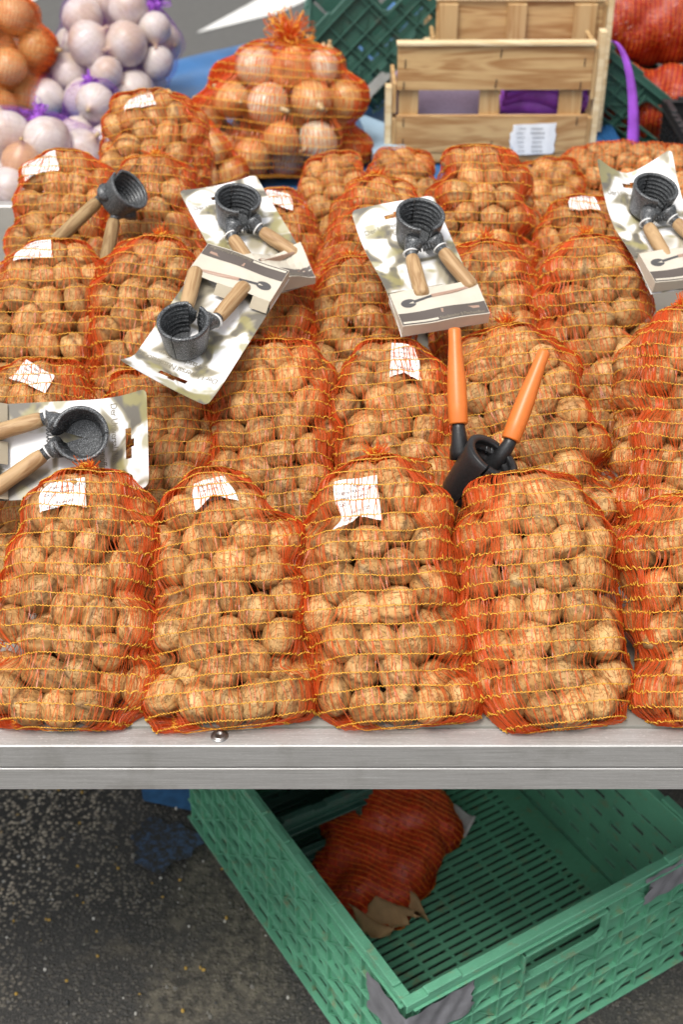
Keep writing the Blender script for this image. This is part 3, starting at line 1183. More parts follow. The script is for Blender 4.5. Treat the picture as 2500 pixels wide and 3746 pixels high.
# loose chippings on the ground in front
mb = MB()
V0, T0 = ico(1)
for k in range(420):
    x, y = rng.uniform(-0.60, 0.05), rng.uniform(1.1, 1.62)
    s = rng.uniform(0.0012, 0.0034) * (1.5 if rng.random() < 0.08 else 1)
    mb.add(V0 * s * rng.uniform(0.6, 1.3, 3) + (x, y, s * 0.4), None, T0, rng.choice([0, 0, 0, 0, 1, 2, 3]))
o = obj('gravel', mb, [MAT['chip_grey'], MAT['chip_pale'], MAT['chip_ochre'], MAT['chip_dark']], smooth=False)
o['kind'] = 'stuff'
o['label'] = 'fine loose chippings strewn on the dark ground'

# ================================================================== market table
TF = 0.9085                                    # front edge of the table
tb = thing('market_table', 'aluminium-framed market table with white top carrying the walnut bags', 'table', (0, TF, 0))
mb = MB()
cbox(mb, (0, 0.645, TABLE_Z - 0.012), (2.3, 1.25, 0.024), 0.001)
obj('tabletop', mb, MAT['white_top'], tb)
mb = MB()
cbox(mb, (0, 0.008, TABLE_Z - 0.0165), (2.3, 0.0238, 0.0275), 0.0012)
obj('front_rail', mb, MAT['alu'], tb, (0, 0, 0), smooth=False)
mb = MB()
cbox(mb, (0, 0.0085, TABLE_Z - 0.0458), (2.3, 0.0238, 0.0275), 0.0009)
obj('front_rail', mb, MAT['alu'], tb, smooth=False)
mb = MB()
cbox(mb, (0, 0.010, TABLE_Z - 0.0312), (2.3, 0.0185, 0.0034), 0.0003)
obj('rail_seam', mb, MAT['grime'], tb, smooth=False)
mb = MB()
cbox(mb, (0, 1.283, TABLE_Z - 0.016), (2.3, 0.024, 0.034), 0.002)
obj('back_rail', mb, MAT['alu'], tb, smooth=False)
for sx in (-1, 1):
    for yy in (0.06, 1.24):
        mb = MB()
        cbox(mb, (sx * 1.10, yy, (TABLE_Z - 0.07) / 2), (0.035, 0.035, TABLE_Z - 0.075), 0.002)
        obj('leg', mb, MAT['alu'], tb, smooth=False)
mb = MB()
lathe(mb, [(0.0, 0.0006), (0.0030, 0.0006), (0.0032, 0.0016), (0.0056, 0.0020), (0.0060, 0.0012), (0.0066, 0.0010), (0.0080, 0.0008), (0.0082, 0.0)], 28, None, (-0.1120, 0.0085, TABLE_Z - 0.0025))
obj('bolt', mb, MAT['steel'], tb)
# a drip hanging below the lower rail
mb = MB()
lathe(mb, [(0.0, -0.0045), (0.0016, -0.0038), (0.0022, -0.0022), (0.0018, -0.0006), (0.001, 0.0), (0, 0.0)], 12, None, (0.197, 0.006, TABLE_Z - 0.0596))
obj('drip', mb, MAT['grime'], tb)

# second table behind, under a blue tarpaulin
t2 = thing('tarpaulin_table', 'rear trestle table covered with a creased blue tarpaulin', 'table', (0, 0, 0))
mb = MB()
nu, nv = 60, 40
P = np.zeros((nu, nv, 3))
rg = np.random.default_rng(3)
for i in range(nu):
    for j in range(nv):
        u, v = i / (nu - 1), j / (nv - 1)
        # near edge is parallel to the first table, far edge runs away to the right
        x = -1.2 + 2.4 * u
        yn, yf = 2.235, 3.42 + 1.05 * (x + 0.1)
        yf = max(min(yf, 3.9), 2.7) if x < 0.53 else 2.5
        P[i, j] = (x, yn + (yf - yn) * v, 0.712 + 0.004 * math.sin(19 * x + 7 * v * 3) * math.sin(13 * v + 2) + 0.003 * math.sin(43 * v + 8 * x))
sheet(mb, P)
E_ = P[:, -1]
sheet(mb, np.stack([E_, E_ - (0, -0.004, 0.14)], 1))
E_ = P[:, 0]
sheet(mb, np.stack([E_, E_ - (0, 0.004, 0.14)], 1))
obj('tarpaulin', mb, MAT['tarp'], t2)
for x, y in ((-1.0, 2.35), (1.0, 2.35), (-1.0, 2.65), (1.0, 3.7)):
    mb = MB()
    cbox(mb, (x, y, 0.35), (0.035, 0.035, 0.70), 0.002)
    obj('leg', mb, MAT['alu'], t2, smooth=False)
mb = MB()
cbox(mb, (0, 2.44, 0.69), (2.2, 0.38, 0.02), 0.002)
obj('board', mb, MAT['white_top'], t2, smooth=False)

# ================================================================== walnut bags
WG = 'net bags of walnuts laid in rows on the table'
def slip(th, t, w=0.044, h=0.034, rot=0.0, lines=PRINT, notch=0.2):
    return dict(th0=th, t0=t, w=w, h=h, rot=rot, lines=lines, notch=notch)


BIG = [(b, u * 1.02, v * 1.1, s * 1.1) for b, u, v, s in PRINT]
# seed, label, X, Y, lift, elevation, sideways lean, half width, half depth, length, tuft, paper slips, slack of the net on its right side, narrowing towards the top
BAGS_TABLE = [
    (100, 'front-row walnut bag below the card lying at the far left, slip beside its orange tuft', -0.257, 0.909, 0.00, 36, 1.0, 0.088, 0.047, 0.262, True, [slip(-1.95, 0.222, 0.05, 0.034, 0.12)], True, 0.14),
    (101, 'front-row walnut bag above the bolt head, creased slip across its top, no tuft', -0.105, 0.909, 0.00, 38, -6.0, 0.097, 0.048, 0.262, False, [slip(-1.62, 0.225, 0.056, 0.030, 0.10, notch=0.45)], True, 0.30),
    (102, 'front-row walnut bag in the middle with a large square printed slip', 0.056, 0.910, 0.00, 40, -4.5, 0.085, 0.047, 0.268, True, [slip(-2.02, 0.212, 0.050, 0.048, 0.10, BIG)], True, 0.12),
    (103, 'front-row walnut bag leaning left, directly below the orange-handled nutcracker', 0.204, 0.909, 0.00, 36, -6.5, 0.084, 0.050, 0.262, False, [], False, 0.10),
    (204, 'front-row walnut bag cut by the right edge, no slip on it', 0.350, 0.909, 0.00, 43, 0.0, 0.090, 0.047, 0.225, False, [], False, 0.13),
    (105, 'walnut bag beneath the card at far left, crumpled slip near its top', -0.330, 1.131, 0.00, 33, -2.5, 0.080, 0.047, 0.275, False, [slip(-1.45, 0.235, 0.054, 0.030, -0.45, notch=0.1)], True, 0.13),
    (106, 'second-row walnut bag under the tip of the upside-down carded nutcracker', -0.209, 1.131, 0.00, 33, -2.0, 0.080, 0.047, 0.262, False, [], True, 0.13),
    (107, 'second-row walnut bag with a big orange tuft, right of the upside-down card', -0.069, 1.131, 0.00, 38, -2.0, 0.083, 0.047, 0.285, True, [], True, 0.13),
    (108, 'second-row walnut bag with a tall slip, left of the orange-handled nutcracker', 0.055, 1.131, 0.00, 38, 0.0, 0.083, 0.047, 0.285, False, [slip(-1.22, 0.243, 0.040, 0.046, -0.10, BIG)], True, 0.13),
    (109, 'second-row walnut bag behind the orange handles, big tuft on top', 0.228, 1.131, 0.00, 41, -8.0, 0.092, 0.048, 0.300, True, [], True, 0.13),
    (110, 'tall second-row walnut bag cut by the right edge, red-netted left flank', 0.354, 1.131, 0.00, 46, 4.5, 0.086, 0.048, 0.305, True, [], False, 0.13),
    (111, 'third-row walnut bag at far left below a flat slip and the loose nutcracker', -0.360, 1.370, 0.00, 44, -1.0, 0.088, 0.047, 0.285, False, [slip(-1.95, 0.258, 0.056, 0.026, 0.10, notch=0.05)], True, 0.13),
    (112, 'third-row walnut bag with small tuft, left of the upside-down card, under the loose nutcracker', -0.242, 1.370, 0.00, 46, 3.5, 0.086, 0.047, 0.285, True, [], False, 0.13),
    (113, 'walnut bag mostly hidden behind the upside-down card', -0.082, 1.370, 0.00, 42, -3.0, 0.074, 0.047, 0.262, False, [], True, 0.13),
    (114, 'third-row walnut bag left of the middle carded nutcracker, tuft at its top', 0.024, 1.360, 0.00, 41, -3.0, 0.074, 0.047, 0.275, True, [], True, 0.13),
    (115, 'third-row walnut bag right of the middle carded nutcracker with an orange tuft', 0.190, 1.370, 0.00, 44, -1.5, 0.076, 0.047, 0.285, True, [], True, 0.13),
    (116, 'third-row walnut bag with tuft, in front of the card at the right edge', 0.327, 1.355, 0.00, 44, -4.0, 0.090, 0.048, 0.300, True, [], False, 0.13),
    (117, 'walnut bag with a long slanted slip at far left, before the purple onion nets', -0.397, 1.620, 0.00, 49, 2.5, 0.090, 0.050, 0.300, False, [slip(-2.3, 0.262, 0.062, 0.034, 0.25)], True, 0.13),
    (118, 'walnut bag with small tuft on which the loose nutcracker rests', -0.255, 1.610, 0.00, 47, -0.5, 0.080, 0.050, 0.300, True, [], True, 0.13),
    (119, 'walnut bag half hidden behind the upright card, slip at its shoulder', -0.084, 1.620, 0.00, 38, -2.0, 0.066, 0.047, 0.270, False, [slip(-1.5, 0.235, 0.05, 0.03, -0.2)], True, 0.13),
    (120, 'walnut bag with orange tuft just left of the middle card top', 0.012, 1.590, 0.00, 44, 7.5, 0.080, 0.050, 0.290, True, [], False, 0.13),
    (121, 'large back-row walnut bag below the paper-labelled wooden crate', 0.189, 1.620, 0.00, 48, 0.0, 0.090, 0.052, 0.310, False, [], True, 0.13),
    (122, 'walnut bag with a flat slip left of the card at the right edge', 0.300, 1.570, 0.00, 39, 6.0, 0.078, 0.048, 0.280, False, [slip(-1.6, 0.252, 0.056, 0.024, 0.12, notch=0.05)], True, 0.13),
    (123, 'rearmost walnut bag on the left with slip on top, beside the orange onion net', -0.275, 1.800, 0.03, 45, -3.0, 0.094, 0.052, 0.310, False, [slip(-1.95, 0.272, 0.058, 0.024, 0.15, notch=0.05)], True, 0.13),
    (124, 'back-row walnut bag directly below the big orange onion net', -0.003, 1.830, 0.00, 34, -1.0, 0.072, 0.048, 0.260, False, [], True, 0.13),
    (125, 'small back-row walnut bag peeking out below the wooden crate, behind others', 0.093, 1.900, 0.00, 30, 0.5, 0.070, 0.047, 0.250, False, [], True, 0.13),
    (126, 'back-row walnut bag between the large back bag and the lying one', 0.320, 1.850, 0.00, 31, 2.5, 0.078, 0.047, 0.250, False, [], True, 0.13),
]
for (seed, label, X, Y, lift, e, psi, A, B, L, knot, papers, slack_right, taper) in BAGS_TABLE:
    f = BagForm(seed, A, B, L, R(e), R(psi), clip=True, taper=taper, power=3.4 if Y < 1 else 3.0)
    f.loose_right = slack_right
    far = Y > 1.3
    net_bag('walnut_bag', label, 'walnut bag', (X, Y, TABLE_Z + lift), WG, f, WALNUTS, 0.0188 if far else 0.0187, 0.08, 0.64, knot=knot, paper=papers,
            step=0.0022 if far else 0.0016)

# ================================================================== nutcrackers
def cup(mb, c, ax, xdir, r1=0.0265, r0=0.0235, h=0.031, wall=0.0042, a0=0.0, a1=math.pi, ridges=6, bumps=True, floor=False, mi=0):
    """one half of the ridged, open cup: outside wall, rim and a ridged bore. ax points out of the open end"""
    M = axes(ax, xdir)
    prof = [(r0 - 0.001, 0.0), (r0, 0.001)]
    for k in range(1, 6):
        u = k / 6
        prof.append((r0 + (r1 - r0) * u, h * u))
    prof += [(r1, h - 0.0012), (r1 - 0.0008, h), (r1 - wall + 0.0008, h), (r1 - wall, h - 0.0012)]
    for k in range(ridges):
        zt = h - 0.003 - (h - 0.006) * k / ridges
        dz = (h - 0.006) / ridges
        ri = r0 + (r1 - r0) * zt / h - wall
        prof += [(ri, zt), (ri + 0.0016, zt - dz * 0.25), (ri + 0.0016, zt - dz * 0.55), (ri - 0.0008, zt - dz * 0.8)]
    prof += [(r0 - wall - 0.0008, 0.0), (r0 - 0.001, 0.0)]
    prof = np.array(prof)
    n = 26
    lathe(mb, prof, n, M, c, mi, a0, a1)
    # end faces of the half ring
    for a, flip in ((a0, False), (a1, True)):
        outer = prof[:10]
        V = np.stack([prof[:, 0] * math.cos(a), prof[:, 0] * math.sin(a), prof[:, 1]], -1) @ M.T + np.array(c)
        m_ = len(prof)
        mid = np.array([[(r0 - wall * 0.5) * math.cos(a), (r0 - wall * 0.5) * math.sin(a), h * 0.5]]) @ M.T + np.array(c)
        V = np.concatenate([V, mid])
        mb.add(V, None, [[i, (i + 1) % m_, m_] if flip else [(i + 1) % m_, i, m_] for i in range(m_ - 1)], mi)
    if bumps:
        Vb, Tb = ico(1)
        for k in range(ridges):
            zt = h - 0.003 - (h - 0.006) * (k + 0.9) / ridges
            ri = r0 + (r1 - r0) * zt / h - wall - 0.0002
            for j in range(8):
                a = a0 + (a1 - a0) * (0.12 + 0.10 * j + 0.04 * (k % 2))
                p = np.array([ri * math.cos(a), ri * math.sin(a), zt]) @ M.T + np.array(c)
                mb.add(Vb * 0.0009 + p, None, Tb, mi)
    if floor:
        V = [(0, 0, 0.0005)] + [((r0 - 0.001) * math.cos(a0 + (a1 - a0) * k / n), (r0 - 0.001) * math.sin(a0 + (a1 - a0) * k / n), 0.0) for k in range(n + 1)]
        mb.add(np.array(V) @ M.T + np.array(c), None, [[0, k + 2, k + 1] for k in range(n)], mi)


def handle(parent, p0, p1, r0, r1, mat, name='handle', blunt=False):
    p0, p1 = np.array(p0, float), np.array(p1, float)
    d = p1 - p0
    L = np.linalg.norm(d)
    if blunt:
        pr = [(0, 0), (r0 * 0.93, 0), (r0, 0.0012), (r0 * 1.02, L * 0.2), (r0 * 1.0, L * 0.42), (r0 * 0.86, L * 0.62), (r1, L * 0.85), (r1 * 0.98, L - 0.002), (r1 * 0.85, L), (0, L)]
    else:
        pr = [(0, 0), (r0 * 0.82, 0), (r0 * 0.97, 0.0025), (r0 * 1.05, L * 0.12), (r0 * 1.10, L * 0.35), (r0 * 1.08, L * 0.6), (r1 * 1.04, L * 0.85), (r1, L - 0.004), (r1 * 0.8, L - 0.001), (0, L)]
    mb = MB()
    lathe(mb, pr, 24, None)
    o = obj(name, mb, mat, parent)
    M = axes(d / L)
    o.matrix_local = Matrix(((*M[0], p0[0]), (*M[1], p0[1]), (*M[2], p0[2]), (0, 0, 0, 1)))
    return o


def coil(p0, p1, r, turns, wire, mb, n=10):
    p0, p1 = np.array(p0), np.array(p1)
    d = p1 - p0
    M = axes(d)
    k = int(turns * n)
    u = np.linspace(0, 1, k + 1)
    a = u * turns * 2 * np.pi
    P = p0 + u[:, None] * d + (np.stack([np.cos(a) * r, np.sin(a) * r, 0 * a], -1)) @ M.T
    tube(mb, P, wire, 5, 0)


def cracker(root, c, ax, xd, arms, wood, r1=0.0265, r0=0.0235, h=0.031, hr=(0.0078, 0.0086), ties=True, blunt=False, floor=False, spring=True, wall=0.0042, gap=0.06, sock=0.0068, iron='iron'):
    """two ridged jaws hinged at the far side, a socket arm and a handle on each; arms: (side, socket start, handle start, handle end)"""
    c = np.array(c, float)
    M = axes(ax, xd)
    ends = []
    for i, (a0, a1, pj, ps, pe) in enumerate(arms):
        mb = MB()
        cup(mb, c, ax, xd, r1, r0, h, wall, a0, a1, 6, i == 1, floor)
        ps, pe = np.array(ps, float), np.array(pe, float)
        # the arm grows out of the jaw's own wall at the place nearest its handle
        q = M.T @ (ps - c)
        az = math.atan2(q[1], q[0])
        while az < (a0 + a1) / 2 - math.pi:
            az += 2 * math.pi
        while az > (a0 + a1) / 2 + math.pi:
            az -= 2 * math.pi
        az = min(max(az, a0 + 0.16), a1 - 0.16)
        pj = c + M @ np.array([(r0 + r1) / 2 * 0.97 * math.cos(az), (r0 + r1) / 2 * 0.97 * math.sin(az), h * 0.5])
        d = (pe - ps) / np.linalg.norm(pe - ps)
        mid = (pj + ps) / 2 * 0.55 + 0.45 * (ps - d * np.linalg.norm(ps - pj) * 0.5)
        q = np.array([pj, (pj + mid) / 2, mid, ps - d * 0.004, ps + d * 0.006])
        tube(mb, q, [sock * 1.75, sock * 1.6, sock * 1.25, sock, sock * 0.95], 14, 0)
        obj('jaw', mb, MAT[iron], root)
        handle(root, ps, pe, hr[0], hr[1], MAT[wood], blunt=blunt)
        ends.append((pj, ps, d))
        if ties:
            mb = MB()
            Mx = axes(d)
            q = ps - d * 0.006
            ang = np.linspace(0, 2 * np.pi, 25)
            ring = np.stack([np.cos(ang) * (sock * 1.12), np.sin(ang) * (sock * 1.12), 0.15 * np.sin(ang) * sock], -1) @ Mx.T + q
            tube(mb, ring, 0.0011, 6, 0, caps=False, flat=1.4)
            cbox(mb, q + Mx @ np.array([0, -sock * 1.25, 0]), (0.0035, 0.003, 0.003), 0.0004)
            obj('cable_tie', mb, MAT['tie'], root)
    if spring:
        mb = MB()
        a, b = ends[0], ends[1]
        coil(a[0] * 0.45 + a[1] * 0.55, b[0] * 0.45 + b[1] * 0.55, 0.0038, 8, 0.0007, mb)
        obj('spring', mb, MAT['iron'], root)


def place_root(root, pos, e, rot, yaw=0.0, tilt=0.0):
    """lay local (u right, v up the slope, w out of it) on a slope of elevation e"""
    T = np.array([0, math.cos(e), math.sin(e)])
    O = np.array([0, -math.sin(e), math.cos(e)])
    X = np.array([1.0, 0, 0])
    ca, sa = math.cos(rot), math.sin(rot)
    U = X * ca + T * sa
    V = T * ca - X * sa
    if tilt:
        ct, st = math.cos(tilt), math.sin(tilt)
        U, O = U * ct + O * st, O * ct - U * st
    M = np.stack([U, V, O], axis=1)
    if yaw:
        cy, sy = math.cos(yaw), math.sin(yaw)
        M = np.array([[cy, -sy, 0], [sy, cy, 0], [0, 0, 1]]) @ M
    root.matrix_world = Matrix(((*M[0], pos[0]), (*M[1], pos[1]), (*M[2], pos[2]), (0, 0, 0, 1)))


def carded(label, pos, e, rot, bend, tilt=0.0, crush=False, wood='beech', axis=(0.06, 0.02, 1.0), jaw_u=0.008, jaw_v=0.0, Lc=0.210, w=0.102, yaw=0.0):
    """nutcracker tied to a printed hanging card whose lower end folds up into a carton pocket"""
    root = thing('carded_nutcracker', label, 'nutcracker', group='wooden-handled nutcrackers on printed cards')
    us = sorted(set(np.round(np.concatenate([np.linspace(-w / 2, w / 2, 27), [-0.016, 0.016, -0.004, 0.004]]), 5)))
    vs_ = sorted(set(np.round(np.concatenate([np.linspace(0.0, Lc, 46), [Lc - 0.026, Lc - 0.0195, Lc - 0.0165]]), 5)))
    us, vs_ = np.array(us), np.array(vs_)
    U, V = np.meshgrid(us, vs_, indexing='ij')
    # rounded upper corners
    rc = 0.007

    def bendf(U, V, o):
        W = bend(U / w * 2, V / Lc) + o
        return np.stack([U, V, W], -1)
    du = np.abs(U) - (w / 2 - rc)
    dv = V - (Lc - rc)
    corner = (du > 0) & (dv > 0)
    k = np.where(corner, np.minimum(1, rc / np.maximum(np.hypot(du, dv), 1e-6)), 1)
    U2 = np.where(corner, np.sign(U) * (w / 2 - rc + du * k), U)
    V2 = np.where(corner, Lc - rc + dv * k, V)
    P = bendf(U2, V2, 0)
    P2 = bendf(U2, V2, -0.0006)
    mb = MB()
    cu, cv = (us[:-1] + us[1:]) / 2, (vs_[:-1] + vs_[1:]) / 2
    CU, CV = np.meshgrid(cu, cv, indexing='ij')
    slot = (np.abs(CU) < 0.016) & (CV > Lc - 0.026) & (CV < Lc - 0.0195) | (np.abs(CU) < 0.004) & (CV > Lc - 0.026) & (CV < Lc - 0.0165)
    nv = len(vs_)
    ii, jj = np.where(~slot)
    b = ii * nv + jj
    Q = np.stack([b, b + nv, b + nv + 1, b + 1], -1)
    mb.add(P.reshape(-1, 3), Q, None, 0)
    mb.add(P2.reshape(-1, 3), Q[:, ::-1], None, 1)
    card = obj('card', mb, [MAT['card'], MAT['cream']], root)
    vc = Lc - 0.064
    # lettering printed on the card
    for body, uu, vv, size in (('Der Universal Nussknacker', -w * 0.44, Lc - 0.0415, 0.0108), ('& Flaschenoffner'.replace('offner', '\u00f6ffner'), -w * 0.25, Lc - 0.0545, 0.0112)):
        me, tv = text_mesh(body, size, spacing=0.92)
        k = min(1.0, (w * 0.92) / max(1e-4, tv[:, 0].max()))
        set_verts(me, bendf(tv[:, 0] * (k if uu < -w * 0.4 else 0.82) + uu, tv[:, 1] + vv, 0.0004))
        obj('lettering', me, MAT['letters'], card, smooth=False)
    # carton pocket at the lower end
    ph, pd = 0.052, 0.0155
    base = float(bend(np.array(0.0), np.array(0.1)))
    mb = MB()
    sx = w / 2 - 0.0005
    z0, z1 = base, base + pd
    nf = 14
    uu = np.linspace(-sx, sx, nf)
    crease = (lambda u, v: 0.0035 * np.sin(u * 90 + v * 60) * (1.6 if crush else 0.25))
    F = np.zeros((nf, 8, 3))
    for a in range(nf):
        for b_ in range(8):
            v = ph * b_ / 7
            F[a, b_] = (uu[a], v, z1 + crease(uu[a], v))
    sheet(mb, F, 0)                                              # printed face
    sheet(mb, np.stack([np.stack([uu, 0 * uu, np.full(nf, z0)], -1), F[:, 0]], 1), 0)   # bottom
    for sgn in (-1, 1):                                           # sides
        a = 0 if sgn < 0 else nf - 1
        sheet(mb, np.stack([np.stack([np.full(8, uu[a]), F[a, :, 1], np.full(8, z0)], -1), F[a]], 1), 0)
    pocket = obj('carton_pocket', mb, MAT['cream'], root, smooth=False)
    # upper flap with two openings for the handles
    h1 = (-0.016, -0.033)
    mb = MB()
    xs = [-sx, -0.030, -0.010, 0.014, 0.036, sx]
    for a, (xa, xb) in enumerate(zip(xs[:-1], xs[1:])):
        if a in (1, 3):
            continue
        mb.add([(xa, ph, z1), (xb, ph, z1), (xb, ph + 0.010, z0 + 0.006), (xa, ph + 0.010, z0 + 0.006)], [[0, 1, 2, 3]])
    obj('flap', mb, MAT['flap'], root, smooth=False)
    # print on the pocket: dark band, two pictured nutcrackers, lettering

    def onface(V, o):
        V = np.asarray(V, float)
        return np.stack([V[..., 0], V[..., 1], z1 + crease(V[..., 0], V[..., 1]) + o], -1)
    mb = MB()
    g = np.stack(np.meshgrid(np.linspace(-sx + 0.0005, sx - 0.0005, 14), np.linspace(0.0012, 0.0190, 4), indexing='ij'), -1)
    sheet(mb, onface(g, 0.00025))
    obj('printed_band', mb, MAT['taupe'], pocket, smooth=False)

    def silhouette(v0, flip, m1, m2, o):
        s = 1
        th = np.linspace(0.4, 2 * math.pi - 0.3, 20)
        hd = [(-0.034 + 0.0088 * math.cos(a), v0 + 0.0062 * math.sin(a)) for a in th]
        mb = MB()
        V = [(-0.034, v0)] + hd
        mb.add(onface(np.array(V), o), None, [[0, k, k + 1] for k in range(1, len(hd))], 0)
        Vn = np.array([(-0.028, v0 - 0.0012), (-0.006, v0 + 0.0028), (-0.006, v0 + 0.0062), (-0.028, v0 + 0.0026)])
        mb.add(onface(Vn, o + 0.0001), [[0, 1, 2, 3]], None, 0)
        Vh = np.array([(-0.006, v0 + 0.0022), (0.020, v0 + 0.0050), (0.040, v0 + 0.0085), (0.042, v0 + 0.0100), (0.040, v0 + 0.0112), (0.020, v0 + 0.0098), (-0.006, v0 + 0.0070)])
        mb.add(onface(Vh, o + 0.0001), None, [[0, k, k + 1] for k in range(1, 6)], 1)
        obj('printed_picture', mb, [MAT[m1], MAT[m2]], pocket, smooth=False)
    silhouette(0.0330, False, 'print_iron', 'print_wood', 0.0003)
    mb = MB()
    Vn = np.array([(-0.002, 0.0118), (0.042, 0.0108), (0.042, 0.0142), (-0.002, 0.0172)])
    mb.add(onface(Vn, 0.0004), [[0, 1, 2, 3]], None, 0)
    obj('printed_picture', mb, MAT['print_wood'], pocket, smooth=False)
    mb = MB()
    g = np.stack(np.meshgrid(np.linspace(-sx + 0.002, -0.008, 6), np.array([0.0028, 0.0058]), indexing='ij'), -1)
    sheet(mb, onface(g, 0.0005))
    obj('printed_line', mb, MAT['cream'], pocket, smooth=False)
    me, tv = text_mesh('Nussknacker & Flaschen\u00f6ffner', 0.0066, spacing=0.92)
    k = 0.052 / tv[:, 0].max()
    set_verts(me, onface(np.stack([tv[:, 0] * k - 0.006, tv[:, 1] + 0.0022], -1), 0.0005))
    obj('lettering', me, MAT['letters'], pocket, smooth=False)
    # the nutcracker tied to it
    wb = float(bend(np.array(0.0), np.array(vc / Lc)))
    zc = wb + 0.004
    zh = max(zc + 0.010, base + 0.008)
    arms = [(-math.pi / 2 + 0.26, math.pi / 2 - 0.02, (0.016, vc - 0.018, zc + 0.014), (jaw_u + 0.019, vc + jaw_v - 0.045, zc + 0.013), (0.045, 0.042, zh - 0.002)),
            (math.pi / 2 + 0.02, 3 * math.pi / 2 - 0.30, (-0.014, vc - 0.019, zc + 0.014), (jaw_u - 0.0185, vc + jaw_v - 0.046, zc + 0.013), (-0.0155, 0.040, zh))]
    # jaw angles are measured from +u; the hinge gap faces away from the handles
    cracker(root, (jaw_u, vc - 0.006 + jaw_v, zc), axis, (1, 0, 0), arms, wood, r1=0.0285, r0=0.0235, h=0.038, floor=True)
    place_root(root, pos, e, rot, yaw, tilt)
    return root

# where the cards and loose nutcrackers lie: position of the lower edge, slope, turn on the slope, bend of the card
CARDS = [
    ('upright card with iron nutcracker, upper left of the middle, standing between two rows', dict(pos=(-0.0780, 1.475, 0.925), e=R(20), rot=R(22), tilt=R(-4), crush=True, jaw_u=-0.003, jaw_v=-0.010,
        bend=lambda u, v: 0.004 * np.sin(5 * v) + 0.005 * u * u)),
    ('upside-down card with nutcracker, carton pocket at the top and curled lower edge', dict(pos=(-0.1060, 1.440, 0.976), e=R(19), rot=R(157), tilt=R(4),
        bend=lambda u, v: 0.028 * np.clip((v - 0.82) / 0.18, 0, 1) ** 1.5 * (0.6 + 0.4 * u) + 0.003 * u * u)),
    ('card with nutcracker in the middle of the display, torn pocket by the orange tuft', dict(pos=(0.1150, 1.362, 0.936), e=R(21), rot=R(15), tilt=R(-3),
        bend=lambda u, v: 0.010 * np.sin(6.0 * v) * np.clip(-u, 0, 1) ** 1.5 + 0.006 * np.clip(v - 0.8, 0, 1) * u)),
    ('card with nutcracker cut by the right edge, its two top corners folded up', dict(pos=(0.4180, 1.500, 0.920), e=R(20), rot=R(14), tilt=R(-4), jaw_u=0.0,
        bend=lambda u, v: 0.034 * np.abs(u) ** 1.5 * np.clip((v - 0.55) / 0.45, 0, 1) ** 1.5 + 0.004 * np.sin(7 * v))),
    ('card lying sideways at the left edge, handles to the left, curled right end', dict(pos=(-0.4050, 1.195, 0.876), e=R(45), rot=R(-87), tilt=R(0), axis=(0.14, 0.08, 0.98), jaw_u=-0.011,
        bend=lambda u, v: 0.034 * np.clip((v - 0.7) / 0.3, 0, 1) ** 2 + 0.004 * u * u)),
]
LOOSE_POS = (-0.2873, 1.735, 0.957)
ORANGE_POS = (0.145, 1.200, 0.890)
GREEN_POS = (0.080, 1.005, 0.001, R(31.5))
TIP_POS = (0.075, 2.72, 0.735, 0.0, R(-46), 0.0)
SMALL_POS = (-0.105, 1.372, 0.014, R(29.5))
RED_POS = (0.012, 1.285, 0.016)
KRAFT_POS = (0.070, 1.300, 0.013)
SLIP_POS = (0.150, 1.48, 0.022)

for args in CARDS:
    carded(args[0], **args[1])

# loose nutcracker with bare wooden handles, lying open over two bags
lc = thing('nutcracker', 'loose cast-iron nutcracker with worn wooden handles, no card, lying open', 'nutcracker')
cracker(lc, (-0.012, -0.028, 0.010), (0.70, 0.28, 0.66), (-0.35, -0.75, 0.5),
        [(-1.6, 1.30, (-0.016, -0.016, 0.020), (-0.030, -0.031, 0.024), (-0.086, -0.088, 0.022)),
         (1.36, 4.2, (-0.004, -0.028, 0.010), (-0.010, -0.052, 0.014), (-0.022, -0.118, 0.006))],
        'beech_worn', r1=0.0290, r0=0.0235, h=0.036, floor=True, hr=(0.0082, 0.0088), ties=False, wall=0.004)
place_root(lc, LOOSE_POS, R(45), 0.0)

# nutcracker with orange plastic handles, jaws down
oc = thing('nutcracker', 'loose nutcracker with bright orange plastic handles and black closed jaws', 'nutcracker')
cracker(oc, (-0.024, -0.056, 0.004), (0.52, 0.60, 0.61), (0.8, -0.6, 0.0),
        [(-1.45, 1.50, (0.014, -0.018, 0.026), (0.026, -0.002, 0.024), (0.062, 0.090, 0.022)),
         (1.64, 4.75, (-0.026, -0.014, 0.026), (-0.0265, 0.014, 0.024), (-0.0295, 0.113, 0.022))],
        'orange_plastic', r1=0.0300, r0=0.0215, h=0.060, iron='black_iron', hr=(0.0098, 0.0068), ties=False, blunt=True, floor=True, wall=0.008)
place_root(oc, ORANGE_POS, R(50), 0.0)


# ================================================================== nets of onions
def hull_mesh(f, parent, mat, name='net_cloth', off=0.0008, nu=110, nv=60):
    th = np.linspace(0, 2 * np.pi, nu)
    t = np.linspace(0, f.L, nv)
    TH, TT = np.meshgrid(th, t, indexing='ij')
    mb = MB()
    sheet(mb, f.at(TT, TH, off))
    return obj(name, mb, MAT[mat], parent)


